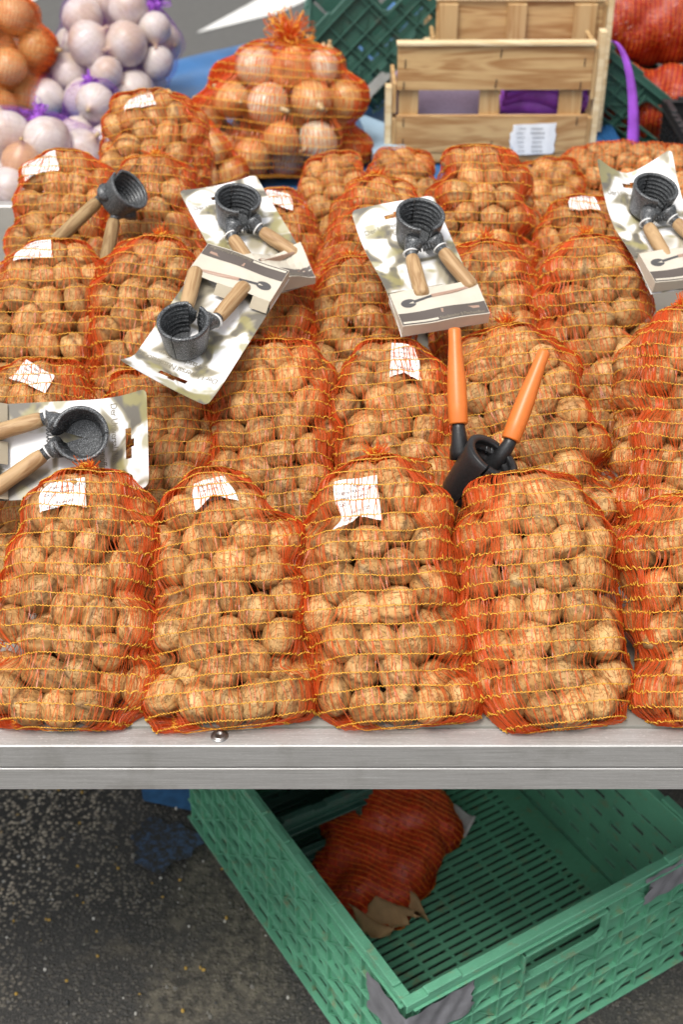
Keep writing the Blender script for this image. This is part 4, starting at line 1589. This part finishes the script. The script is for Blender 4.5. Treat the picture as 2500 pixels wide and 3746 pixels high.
def loops(f, parent, n, r, mats=('film', 'yarn'), spread=0.8):
    """loose loops and frills of net above the knot"""
    rng = f.rng
    base = f.world(np.array([0.0, 0.0, f.L - 0.006]))
    mb = MB()
    k = 14
    u = np.linspace(0, 1, k)
    P, Wd = np.zeros((n, k, 3)), np.zeros((n, k, 3))
    for i in range(n):
        d = f.M[:, 2] * rng.uniform(0.2, 1.0) + rng.normal(0, spread, 3)
        d /= np.linalg.norm(d)
        s = np.cross(d, rng.normal(size=3))
        s /= np.linalg.norm(s)
        L = r * rng.uniform(0.5, 1.2)
        P[i] = base + (np.sin(u * math.pi) * L)[:, None] * d + ((u - 0.5) * np.sin(u * math.pi) * L * 0.9)[:, None] * s + rng.normal(0, 0.0012, (k, 3))
        w = np.cross(d, s)
        Wd[i] = w
    ribbon_strips(mb, P, Wd, rng.uniform(0.0012, 0.0030, n), 0)
    for i in range(0, n, 3):
        tube(mb, P[i] + 0.0005, 0.0008, 4, 1, caps=False)
    for j in range(9):
        v = f.world(np.array([*rng.normal(0, 0.004, 2), f.L - 0.006 + rng.uniform(-0.006, 0.006)]))
        lathe(mb, [(0, -0.008), (0.006, -0.005), (0.008, 0.0), (0.006, 0.005), (0, 0.008)], 10, axes(rng.normal(size=3)), v, 0)
    obj('net_frill', mb, [MAT[mats[0]], MAT[mats[1]]], parent)


TZ2 = 0.716


def onion_net(label, X, Y, z, seed, A, B, L, e, psi, meshes, r0, group, fill=0.60, purple=False, fr=40, frr=0.045, clip=True, form=None, **kw):
    f = BagForm(seed, A, B, L, R(e), R(psi), clip=clip, **dict(dict(power=2.2, top=0.5, tb=0.25, taper=0.0), **(form or {})))
    root = thing('onion_net', label, 'onion net', (X, Y, z), None, group)
    pts, r = f.pack(r0, 0.16, fill)
    f.hull(loose=0.72, sig_t=0.008, sig_a=0.008, nt_=56, na=120)
    for c, rr in zip(f.world(pts), r):
        o = bpy.data.objects.new('onion', meshes[f.rng.integers(len(meshes))])
        o.location = c
        o.rotation_euler = f.rng.uniform(0, 6.283, 3)
        o.scale = (rr / 0.03,) * 3
        link(o, root)
    if purple:
        hull_mesh(f, root, 'veil_purple', 'net_veil')
        build_net(f, root, spacing=0.012, mesh_w=0.012, step=0.004, strip_w=(0.0004, 0.0008), films='veil_purple', yarn='veil_purple', yarn_r=0.00028)
        loops(f, root, fr, frr, ('purple', 'purple'), 0.6)
    else:
        build_net(f, root, **dict(dict(spacing=0.0165, mesh_w=0.0050, step=0.0028, slant=0.6, yarn_r=0.0007, strip_w=(0.0007, 0.0019)), **kw))
        loops(f, root, fr, frr)
    return f


OG = 'orange nets of onions on the rear table'
PG = 'purple nets of white onions on the rear table'
onion_net('big orange net of yellow onions tied with a frilly knot, left of the wooden crate', -0.112, 2.33, TZ2, 301, 0.172, 0.125, 0.232, 78, 4, ONIONS_YW, 0.037, OG, fr=150, frr=0.055, form=dict(top=0.62, top_pow=1.9, taper=0.03, power=2.1), mesh_w=0.0040, strip_w=(0.0009, 0.0026))
onion_net('small orange net of onions low beside the big orange onion net', -0.235, 2.26, TZ2, 302, 0.075, 0.06, 0.15, 62, -20, ONIONS_YW, 0.030, OG, fr=16, frr=0.03)
onion_net('orange net of brown onions at far left behind the purple nets', -0.735, 2.62, TZ2, 303, 0.145, 0.11, 0.27, 72, 10, ONIONS_Y, 0.040, OG, fr=20, frr=0.03, mesh_w=0.0042, spacing=0.007, yarn='yarn_orange')
onion_net('large purple net of big white onions at the top left, knot on its right', -0.585, 2.66, TZ2, 304, 0.140, 0.115, 0.325, 62, 40, ONIONS_W, 0.040, PG, purple=True, fr=34, frr=0.03)
onion_net('small knotted purple net of white onions in front of the large purple net', -0.455, 2.46, TZ2, 305, 0.085, 0.075, 0.15, 62, -8, ONIONS_W, 0.038, PG, purple=True, fr=26, frr=0.022)
onion_net('purple net of white onions at the left edge behind the slipped walnut bag', -0.56, 2.19, TZ2, 306, 0.155, 0.085, 0.20, 52, 8, ONIONS_W, 0.039, PG, purple=True, fr=26, frr=0.03)

# lying bag of walnuts at the right, in a finer net
f = BagForm(320, 0.085, 0.070, 0.43, R(38), R(-82), clip=False, power=2.4, taper=0.0)
root = net_bag('walnut_bag', 'walnut bag in fine net lying on its side at the right, below the purple strip', 'walnut bag', (0.76, 2.04, TABLE_Z + 0.075), WG, f, WALNUTS, 0.0165,
               knot=False, spacing=0.008, mesh_w=0.005, step=0.0026, slant=0.9, strip_w=(0.0006, 0.0014), yarn='yarn_orange', yarn_r=0.0004)


def red_sack(label, X, Y, z, seed, A, B, L, e, psi, group, yaw=0.0, spacing=0.010, name='red_net_sack', frr=0.03, clip=False, r0=0.030, yarn='yarn_orange', cat='net sack', fr=24, yr=0.00075, crumple=0.0, cloth='red_cloth'):
    f = BagForm(seed, A, B, L, R(e), R(psi), R(yaw), clip=clip, power=2.2, top=0.4, tb=0.3, taper=0.0)
    root = thing(name, label, cat, (X, Y, z), None, group)
    f.pack(r0, 0.25, 0.55)
    f.hull(loose=0.75, sig_t=0.006, sig_a=0.007, nt_=64, na=140, crumple=crumple)
    hull_mesh(f, root, cloth)
    build_net(f, root, spacing=spacing, mesh_w=0.0075, step=0.0032, slant=0.9, strip_w=(0.0012, 0.0034), films='film_red', yarn=yarn, yarn_r=yr)
    loops(f, root, fr, frr, ('film_red', yarn))
    return f


RG = 'red net sacks stacked on the rear table'
red_sack('upper red net sack on the stack at the top right corner', 0.86, 2.86, TZ2 + 0.225, 330, 0.085, 0.085, 0.42, 10, -84, RG)
red_sack('lower red net sack at the top right, puckered end showing', 0.90, 2.72, TZ2 + 0.085, 331, 0.085, 0.085, 0.42, 10, -80, RG)


# ================================================================== wooden crates
def wood_crate(label, X, Y, z, W, D, H, yaw, group, label_paper=False, outer_posts=False):
    root = thing('wooden_crate', label, 'wooden crate', (X, Y, z), (0, 0, yaw), group)
    th = 0.007

    def plank(c, s, mat='pine', nm='plank'):
        mb = MB()
        cbox(mb, (0, 0, 0), s, 0.0009)
        o = obj(nm, mb, MAT[mat], root, c, smooth=False)
        return o
    for sy in (-1, 1):                      # long sides
        y = sy * (D / 2 - th / 2)
        if sy < 0 or D > 0.2:
            plank((0, y, H - 0.040), (W, th, 0.080))
            plank((0, y, H + 0.0035), (W + 0.004, th + 0.012, 0.0065), 'pine_pale', 'top_strip')
        plank((0, y, 0.056), (W, th, 0.070))
        plank((0, y - sy * 0.0005, 0.0105), (W - 0.01, th - 0.002, 0.018))
        for px in (-W / 2 + 0.022, -0.006, W / 2 - 0.034):
            mb = MB()
            cbox(mb, (0, 0, 0), (0.042 if px > 0.02 else 0.036, 0.011, H - 0.004), 0.0009)
            if sy < 0 or D > 0.2:
                obj('post', mb, MAT['pine_up'], root, (px, y + (sy if outer_posts and sy < 0 else -sy) * (th / 2 + 0.006), (H - 0.004) / 2), smooth=False)
    for sx in (-1, 1):                      # ends stand proud at the corners
        x = sx * (W / 2 + th / 2 + 0.0005)
        for zz, hh in (((H - 0.052, 0.092) if sx > 0 else (H - 0.095, 0.055)), (0.05, 0.07)):
            mb = MB()
            cbox(mb, (0, 0, 0), (th, D - 0.004, hh), 0.0009)
            obj('end_plank', mb, MAT['pine_up'], root, (x, 0, zz), smooth=False)
        hp = H + 0.022 if sx > 0 else H - 0.075
        mb = MB()
        cbox(mb, (0, 0, 0), (0.012, 0.024, hp), 0.0009)
        obj('corner_post', mb, MAT['pine_pale'], root, (sx * (W / 2 + th + 0.0075), -D / 2 + 0.016, hp / 2), smooth=False)
    for k in range(5):                      # bottom boards
        plank((0, -D / 2 + 0.03 + k * (D - 0.06) / 4, 0.0205), (W - 0.03, 0.046, 0.005))
    # staples
    for (sx, sz) in ((-W / 2 + 0.014, H - 0.032), (W / 2 - 0.016, H - 0.030), (-W / 2 + 0.012, H - 0.072), (0.002, H - 0.068), (W / 2 - 0.020, H - 0.072), (-W / 2 + 0.013, 0.078),
                     (-W / 2 + 0.013, 0.040), (0.0, 0.036), (0.008, H - 0.014), (W / 2 - 0.02, 0.080)):
        mb = MB()
        a = 0.3 if abs(sx) < 0.05 else 0.02
        tube(mb, [(0, 0.002, -0.008), (0.0, -0.0012, -0.0065), (a * 0.006, -0.0012, 0.0065), (a * 0.006, 0.002, 0.008)], 0.0009, 6, 0)
        obj('staple', mb, MAT['dark_wire'], root, (sx, -D / 2, sz))
    if label_paper:
        mb = MB()
        nu, nv = 20, 12
        rg_ = np.random.default_rng(9)
        P = np.zeros((nu, nv, 3))
        for i in range(nu):
            for j in range(nv):
                P[i, j] = (0.035 + 0.084 * i / (nu - 1) + 0.0012 * rg_.normal() * (i in (0, nu - 1)), -D / 2 - 0.0022 - 0.0008 * math.sin(i * 0.9) - 0.0012 * (i / nu) ** 2, 0.016 + 0.058 * j / (nv - 1) + 0.004 * i / nu)
        P[0, :3, 0] += 0.010
        P[0, -3:, 0] += 0.007
        sheet(mb, P)
        lab = obj('paper_label', mb, MAT['paper'], root)
        mb = MB()
        for k in range(6):
            zz = 0.024 + k * 0.0085
            for (xa, xb) in ((0.046, 0.064), (0.071, 0.099)):
                xa2 = xa + rg_.uniform(0, 0.006)
                xb2 = xb - rg_.uniform(0, 0.005)
                n = 8
                pts_ = np.linspace(xa2, xb2, n)
                for a, b in zip(pts_[:-1], pts_[1:]):
                    mb.add([(a, -D / 2 - 0.0046, zz), (b - 0.0008, -D / 2 - 0.0046, zz), (b - 0.0008, -D / 2 - 0.0046, zz + 0.0017), (a, -D / 2 - 0.0046, zz + 0.0017)], [[0, 1, 2, 3]])
        obj('printed_lines', mb, MAT['ink'], lab, smooth=False)
    return root


CGRP = 'wooden crates on the rear table'
wood_crate('front wooden crate with torn paper label and purple netting inside', 0.276, 2.535, TZ2, 0.352, 0.12, 0.217, R(0.5), CGRP, True)
wood_crate('rear wooden crate standing behind the labelled one', 0.335, 2.785, TZ2 + 0.004, 0.312, 0.30, 0.250, R(-0.5), CGRP, False, True)

# rolled nets inside the front crate
pr = thing('net_roll', 'bright purple rolled netting inside the front wooden crate', 'net roll', (0.37, 2.545, TZ2 + 0.025))
for k in range(5):
    mb = MB()
    rg_ = np.random.default_rng(40 + k)
    u = np.linspace(0, 1, 24)
    path = np.stack([-0.07 + 0.155 * u, 0.012 * k - 0.03 + 0.01 * np.sin(3 * u + k), 0.115 - 0.022 * k + 0.014 * np.sin(2.6 * u + 0.3 * k)], -1)
    tube(mb, path, 0.019 + 0.003 * np.sin(u * 9 + k), 16, 0)
    obj('fold', mb, MAT['purple'], pr)
mv = thing('net_bundle', 'dull mauve folded netting in the left half of the front wooden crate', 'net bundle', (0.18, 2.545, TZ2 + 0.025))
mb = MB()
nu, nv = 26, 12
P = np.zeros((nu, nv, 3))
for i in range(nu):
    for j in range(nv):
        u, v = i / (nu - 1), j / (nv - 1)
        P[i, j] = (-0.085 + 0.17 * u, -0.030 + 0.06 * v ** 2 + 0.004 * math.sin(7 * u), (0.145 if u > 0.3 else 0.095 + 0.05 * u / 0.3) * (v ** 0.6) + 0.003 * math.sin(11 * u + 5 * v))
sheet(mb, P)
o = obj('cloth', mb, MAT['mauve'], mv)
sm_ = o.modifiers.new('thickness', 'SOLIDIFY')
sm_.thickness = 0.004
mb = MB()
tube(mb, [(-0.075, -0.005, 0.115), (-0.05, -0.010, 0.135), (-0.02, -0.005, 0.138)], [0.012, 0.014, 0.01], 10, 0)
obj('loose_end', mb, MAT['mauve'], mv)

# purple strip hanging from the crate corner
mb = MB()
u = np.linspace(0, 1, 30)
px = 0.478 + 0.055 * np.sin(u * 1.45)
pz = TZ2 + 0.230 - 0.20 * u ** 1.7
py = 2.455 - 0.02 * u
wd = 0.003 + 0.008 * u
A_ = np.stack([px - wd, py, pz], -1)
B_ = np.stack([px + wd, py - 0.004, pz + 0.001], -1)
C_ = np.stack([px, py + 0.003, pz], -1)
sheet(mb, np.stack([A_, (A_ + B_) / 2 - (0, 0.003, 0), B_, C_, A_], 1))
tag(obj('purple_strip', mb, MAT['purple']), 'purple net strip draped down from the wooden crate corner', 'strip')

# ================================================================== plastic crates
def plastic_crate(name, label, group, mats, W, D, H, matrix, detail=True, tapes=False):
    """stacking crate, local x along its short side W, y along D, z up. Slotted floor, ribbed lattice walls, rim and hand holes"""
    root = thing(name, label, 'plastic crate', (0, 0, 0), None, group)
    m = MAT[mats]
    t = 0.003
    rib = 0.0095

    def wall(nm, L, hand):
        """wall in (s along, z up, outward n): inner skin made of bands with slots, ribs outside"""
        mb = MB()

        def b(s0, s1, z0, z1, n0, n1, ch=0.0008):
            cbox(mb, ((s0 + s1) / 2, (n0 + n1) / 2, (z0 + z1) / 2), (s1 - s0, n1 - n0, z1 - z0), ch)
        hz0, hz1 = H - 0.076, H - 0.030
        ha, hb = L / 2 - 0.065, L / 2 + 0.065
        # bands of the inner skin
        nb = 4
        z = 0.012
        bh = (hz0 - 0.006 - z) / nb
        for k in range(nb):
            b(0.004, L - 0.004, z + k * bh, z + (k + 1) * bh - 0.011, 0, t)
        ncell = max(6, int(round(L / 0.042)))
        cw = (L - 0.02) / ncell
        for k in range(ncell + 1):
            s = 0.010 + k * cw
            for j in range(nb):                 # bridges between the slots
                b(s - cw * 0.22, s + cw * 0.22, z + (j + 1) * bh - 0.0112, z + (j + 1) * bh + 0.0002, 0.0002, t - 0.0002, 0.0002)
        # top band, around the hand hole
        if hand:
            b(0.004, ha, hz0 - 0.006, H - 0.002, 0, t)
            b(hb, L - 0.004, hz0 - 0.006, H - 0.002, 0, t)
            b(ha - 0.001, hb + 0.001, hz1, H - 0.002, 0.0002, t - 0.0002)
            b(ha - 0.001, hb + 0.001, hz0 - 0.006, hz0, 0.0002, t - 0.0002)
            for s0, s1, z0, z1 in ((ha - 0.004, hb + 0.004, hz0 - 0.005, hz0 - 0.0005), (ha - 0.004, hb + 0.004, hz1 + 0.0005, hz1 + 0.004), (ha - 0.005, ha - 0.0005, hz0 - 0.005, hz1 + 0.004), (hb + 0.0005, hb + 0.005, hz0 - 0.005, hz1 + 0.004)):
                b(s0, s1, z0, z1, t * 0.5, rib + 0.002)
            for (cs, cz, a0) in ((ha, hz0, 0), (hb, hz0, 1), (ha, hz1, 2), (hb, hz1, 3)):     # rounded corners of the hole
                sx = 1 if cs == ha else -1
                sz = 1 if cz == hz0 else -1
                mb.add([(cs, 0.0015, cz), (cs + sx * 0.012, 0.0015, cz), (cs + sx * 0.004, 0.0015, cz + sz * 0.004), (cs, 0.0015, cz + sz * 0.012),
                        (cs, rib, cz), (cs + sx * 0.012, rib, cz), (cs + sx * 0.004, rib, cz + sz * 0.004), (cs, rib, cz + sz * 0.012)],
                       [[0, 1, 2, 3], [4, 5, 6, 7], [1, 5, 6, 2], [2, 6, 7, 3]])
        else:
            b(0.004, L - 0.004, hz0 - 0.006, hz0 + 0.016, 0, t)
            b(0.004, L - 0.004, hz0 + 0.021, H - 0.002, 0, t)
        # ribs
        zs = [0.004 + k * (H - 0.016) / 6 for k in range(7)]
        for k, zz in enumerate(zs):
            if hand and hz0 - 0.012 < zz < hz1 + 0.006:
                b(0.0, ha - 0.006, zz - 0.0012, zz + 0.0012, t * 0.6, rib)
                b(hb + 0.006, L, zz - 0.0012, zz + 0.0012, t * 0.6, rib)
            else:
                b(0.0, L, zz - 0.0012, zz + 0.0012, t * 0.6, rib + (0.003 if k in (0, 6) else 0))
        for k in range(ncell + 1):
            s = 0.010 + k * cw
            top = H - 0.012
            if hand and ha - 0.006 < s < hb + 0.006:
                top = hz0 - 0.006
            b(s - 0.0012, s + 0.0012, 0.004, top, t * 0.6, rib - 0.0006)
        for k in range(ncell):                   # diagonals
            s0, s1 = 0.010 + k * cw, 0.010 + (k + 1) * cw
            for j in range(6):
                if hand and s1 > ha - 0.006 and s0 < hb + 0.006 and zs[j + 1] > hz0 - 0.008:
                    continue
                if (k + j) % 2 == 0:
                    bar(mb, (s0, rib * 0.42, zs[j]), (s1, rib * 0.42, zs[j + 1]), rib * 0.55, 0.0018, (0, 0, 1), 0.0003)
                elif detail and (k * 3 + j) % 4 == 1:
                    bar(mb, (s0, rib * 0.41, zs[j + 1]), (s1, rib * 0.41, zs[j]), rib * 0.5, 0.0018, (0, 0, 1), 0.0003)
        return mb
    specs = (('near', W, True, (0, 0), 0.0, 1), ('far', W, True, (W, D), math.pi, 1), ('left', D, False, (0, D), -math.pi / 2, 1), ('right', D, False, (W, 0), math.pi / 2, 1))
    for nm, L, hand, (ox, oy), a, _ in specs:
        mb = wall(nm, L, hand)
        V = np.concatenate(mb.v)
        # local (s, n outward, z): s runs along +x for the near wall with n towards -y
        S, Nn, Z = V[:, 0], -V[:, 1], V[:, 2]
        ca, sa = math.cos(a), math.sin(a)
        X = ox + S * ca - Nn * sa
        Y = oy + S * sa + Nn * ca
        mb.v = [np.stack([X, Y, Z], -1)]
        obj('lattice_wall', mb, m, root, smooth=False)
    # rim: U-shaped lip round the top, with raised tabs at the corners
    mb = MB()
    ov = 0.0095
    for (x0, x1, y0, y1) in ((-ov, W + ov, -ov, 0.0045), (-ov, W + ov, D - 0.0045, D + ov), (-ov, 0.0045, 0.0046, D - 0.0046), (W - 0.0045, W + ov, 0.0046, D - 0.0046)):
        cbox(mb, ((x0 + x1) / 2, (y0 + y1) / 2, H - 0.0015), (x1 - x0, y1 - y0, 0.005), 0.0012)
        # drop edge
        if x1 - x0 > y1 - y0:
            yy = y0 + 0.0014 if y0 < 0 else y1 - 0.0014
            cbox(mb, ((x0 + x1) / 2, yy, H - 0.0085), (x1 - x0, 0.0026, 0.0095), 0.0006)
        else:
            xx = x0 + 0.0014 if x0 < 0 else x1 - 0.0014
            cbox(mb, (xx, (y0 + y1) / 2, H - 0.0085), (0.0026, y1 - y0, 0.0095), 0.0006)
    for cx, cy in ((0, 0), (W, 0), (0, D), (W, D)):
        sx, sy = (1 if cx == 0 else -1), (1 if cy == 0 else -1)
        for (dx, dy, lx, ly) in ((0.045, -0.004, 0.05, 0.012), (-0.004, 0.05, 0.012, 0.06)):
            cbox(mb, (cx + sx * dx, cy + sy * dy, H + 0.0038), (lx, ly, 0.0052), 0.001)
    for k in range(3, 9):
        cbox(mb, (-0.006, D * k / 10, H + 0.0026), (0.010, D * 0.06, 0.003), 0.0008)
        cbox(mb, (W + 0.006, D * k / 10, H + 0.0026), (0.010, D * 0.06, 0.003), 0.0008)
    obj('rim', mb, m, root, smooth=False)
    # small drain openings punched in the near drop edge, seen as darker-edged pale dots
    # slotted floor
    mb = MB()
    ns = int(D / 0.0135)
    for k in range(ns + 1):
        y = 0.006 + k * (D - 0.012) / ns
        cbox(mb, (W / 2, y, 0.010), (W - 0.008, 0.0088, 0.003), 0.0005)
    nc = int(W / 0.045)
    for k in range(nc + 1):
        x = 0.008 + k * (W - 0.016) / nc
        cbox(mb, (x, D / 2, 0.0085), (0.005, D - 0.008, 0.0045), 0.0005)
    for x in (0.022, W - 0.022):
        cbox(mb, (x, D / 2, 0.0105), (0.036, D - 0.008, 0.0032), 0.0005)
    obj('floor_grating', mb, m, root, smooth=False)
    if tapes:
        for (s0, s1, kind) in ((0.0, 0.0, 'corner'), (0.0, 0.0, 'right')):
            mb = MB()
            rg_ = np.random.default_rng(17 if kind == 'corner' else 18)
            nu, nv = 34, 9
            P = np.zeros((nu, nv, 3))
            for i in range(nu):
                for j in range(nv):
                    v = j / (nv - 1)
                    wr = 0.0012 * math.sin(i * 1.1 + j * 0.8) + 0.0002 * rg_.normal()
                    z_ = H - 0.022 - 0.052 * v
                    if kind == 'corner':
                        s = -0.085 + 0.185 * i / (nu - 1) + (0.0022 * rg_.normal() if i in (0, nu - 1) else 0)
                        if s < 0:
                            P[i, j] = (-0.0108 - wr, -s - 0.0108, z_ + 0.22 * s * (0.2 + v))
                        else:
                            P[i, j] = (s - 0.0108, -0.0108 - wr, z_ + 0.10 * s * (0.6 - v))
                    else:
                        s = W - 0.105 + 0.20 * i / (nu - 1) + (0.004 * rg_.normal() if i == 0 else 0)
                        if s < W + 0.0108:
                            P[i, j] = (s, -0.0110 - wr, z_ + 0.020)
                        else:
                            P[i, j] = (W + 0.0110 + wr, s - W - 0.03, z_ + 0.020)
            sheet(mb, P)
            o = obj('duct_tape', mb, MAT['tape'], root)
    root.matrix_world = matrix
    return root


def crate_matrix(x, y, z, ang, roll=0.0, pitch=0.0):
    return Matrix.Translation((x, y, z)) @ Matrix.Rotation(roll, 4, 'Y') @ Matrix.Rotation(pitch, 4, 'X') @ Matrix.Rotation(ang, 4, 'Z')


DG = 'dark green plastic crates behind the stall'
GREEN = plastic_crate('plastic_crate', 'bright green plastic crate on the ground below the table, silver tape on its corners', None, 'green', 0.47, 0.60, 0.24, crate_matrix(*GREEN_POS), True, True)
plastic_crate('plastic_crate', 'dark green crate tipped on its corner, left of the wooden crates', DG, 'dark_green', 0.42, 0.32, 0.20, crate_matrix(*TIP_POS), False)
plastic_crate('plastic_crate', 'dark green crate tipped against the right side of the wooden crates', DG, 'dark_green', 0.34, 0.30, 0.16, crate_matrix(0.44, 2.70, 0.725, 0.0, R(36)), False)
plastic_crate('plastic_crate', 'dark green crate behind the rear wooden crate, mostly hidden', DG, 'dark_green', 0.55, 0.36, 0.24, crate_matrix(0.42, 3.16, 0.72, R(0)), False)
plastic_crate('plastic_crate', 'upper dark green crate of the stack carrying the red net sacks', DG, 'dark_green', 0.60, 0.46, 0.34, crate_matrix(0.74, 2.60, 0.356, R(0)), False)
plastic_crate('plastic_crate', 'lower dark green crate of the stack carrying the red net sacks', DG, 'dark_green', 0.60, 0.46, 0.34, crate_matrix(0.74, 2.60, 0.006, R(0)), False)
plastic_crate('plastic_crate', 'small dark green crate inside the far end of the bright green crate', DG, 'dark_green', 0.16, 0.12, 0.12, crate_matrix(*SMALL_POS), False)
plastic_crate('plastic_crate', 'black crate in the gap right of the lying walnut bag', None, 'black_plastic', 0.40, 0.30, 0.08, crate_matrix(0.62, 2.28, 0.72, R(0)), False)

# crumpled red net, kraft paper and a pale slip lying in the green crate
f = red_sack('crumpled empty red net with orange stripes lying in the bright green crate', *RED_POS, 340, 0.118, 0.092, 0.26, 24, 22, None, spacing=0.0085, yr=0.0010, crumple=0.085, cloth='dark_red_cloth', name='crumpled_net', cat='net', clip=True, r0=0.024, frr=0.02)
mb = MB()
nu, nv = 18, 12
P = np.zeros((nu, nv, 3))
rg_ = np.random.default_rng(12)
for i in range(nu):
    for j in range(nv):
        u, v = i / (nu - 1) - 0.5, j / (nv - 1) - 0.5
        P[i, j] = (0.095 * u + 0.006 * rg_.normal() * (abs(v) > 0.45), 0.058 * v + 0.008 * math.sin(9 * u) + 0.004 * rg_.normal() * (abs(v) > 0.45), 0.012 + 0.010 * math.sin(14 * u + 6 * v) + 0.02 * abs(v))
sheet(mb, P)
o = obj('kraft_paper', mb, MAT['kraft'], None, KRAFT_POS)
o.rotation_euler = (0, 0, R(28))
o.modifiers.new('thickness', 'SOLIDIFY').thickness = 0.0008
tag(o, 'crumpled brown paper under the red net in the green crate', 'paper')
mb = MB()
P = np.zeros((8, 6, 3))
for i in range(8):
    for j in range(6):
        P[i, j] = (0.05 * i / 7, 0.03 * j / 5, 0.004 * math.sin(i * 0.9) + 0.02 * j / 5)
sheet(mb, P)
o = obj('paper_slip', mb, MAT['grey_paper'], None, SLIP_POS)
o.rotation_euler = (0, 0, R(-35))
o.modifiers.new('thickness', 'SOLIDIFY').thickness = 0.0005
tag(o, 'pale paper slip lying beside the red net in the green crate', 'paper slip')

# grey plastic strip and pale blue board beside the tipped crate
mb = MB()
bar(mb, (0.015, 2.62, 0.765), (0.20, 2.86, 0.875), 0.022, 0.004, (0, -0.7, 0.7), 0.0008)
bar(mb, (0.015, 2.6195, 0.7655), (0.05, 2.665, 0.787), 0.026, 0.0045, (0, -0.7, 0.7), 0.0008)
tag(obj('plastic_strip', mb, MAT['grey_strap'], smooth=False), 'grey plastic strip lying diagonally below the tipped dark green crate', 'strip')
mb = MB()
V = [(0.030, 2.66), (0.115, 2.56), (0.125, 2.30), (0.075, 2.30)]
Vt = [(x, y, 0.752) for x, y in V] + [(x, y, 0.720) for x, y in V]
mb.add(Vt, [[3, 2, 1, 0], [4, 5, 6, 7], [0, 1, 5, 4], [1, 2, 6, 5], [2, 3, 7, 6], [3, 0, 4, 7]])
tag(obj('board', mb, MAT['pale_blue'], smooth=False), 'pale blue board lying left of the wooden crate', 'board')

for m_ in bpy.data.meshes:
    if m_.users == 0:
        bpy.data.meshes.remove(m_)
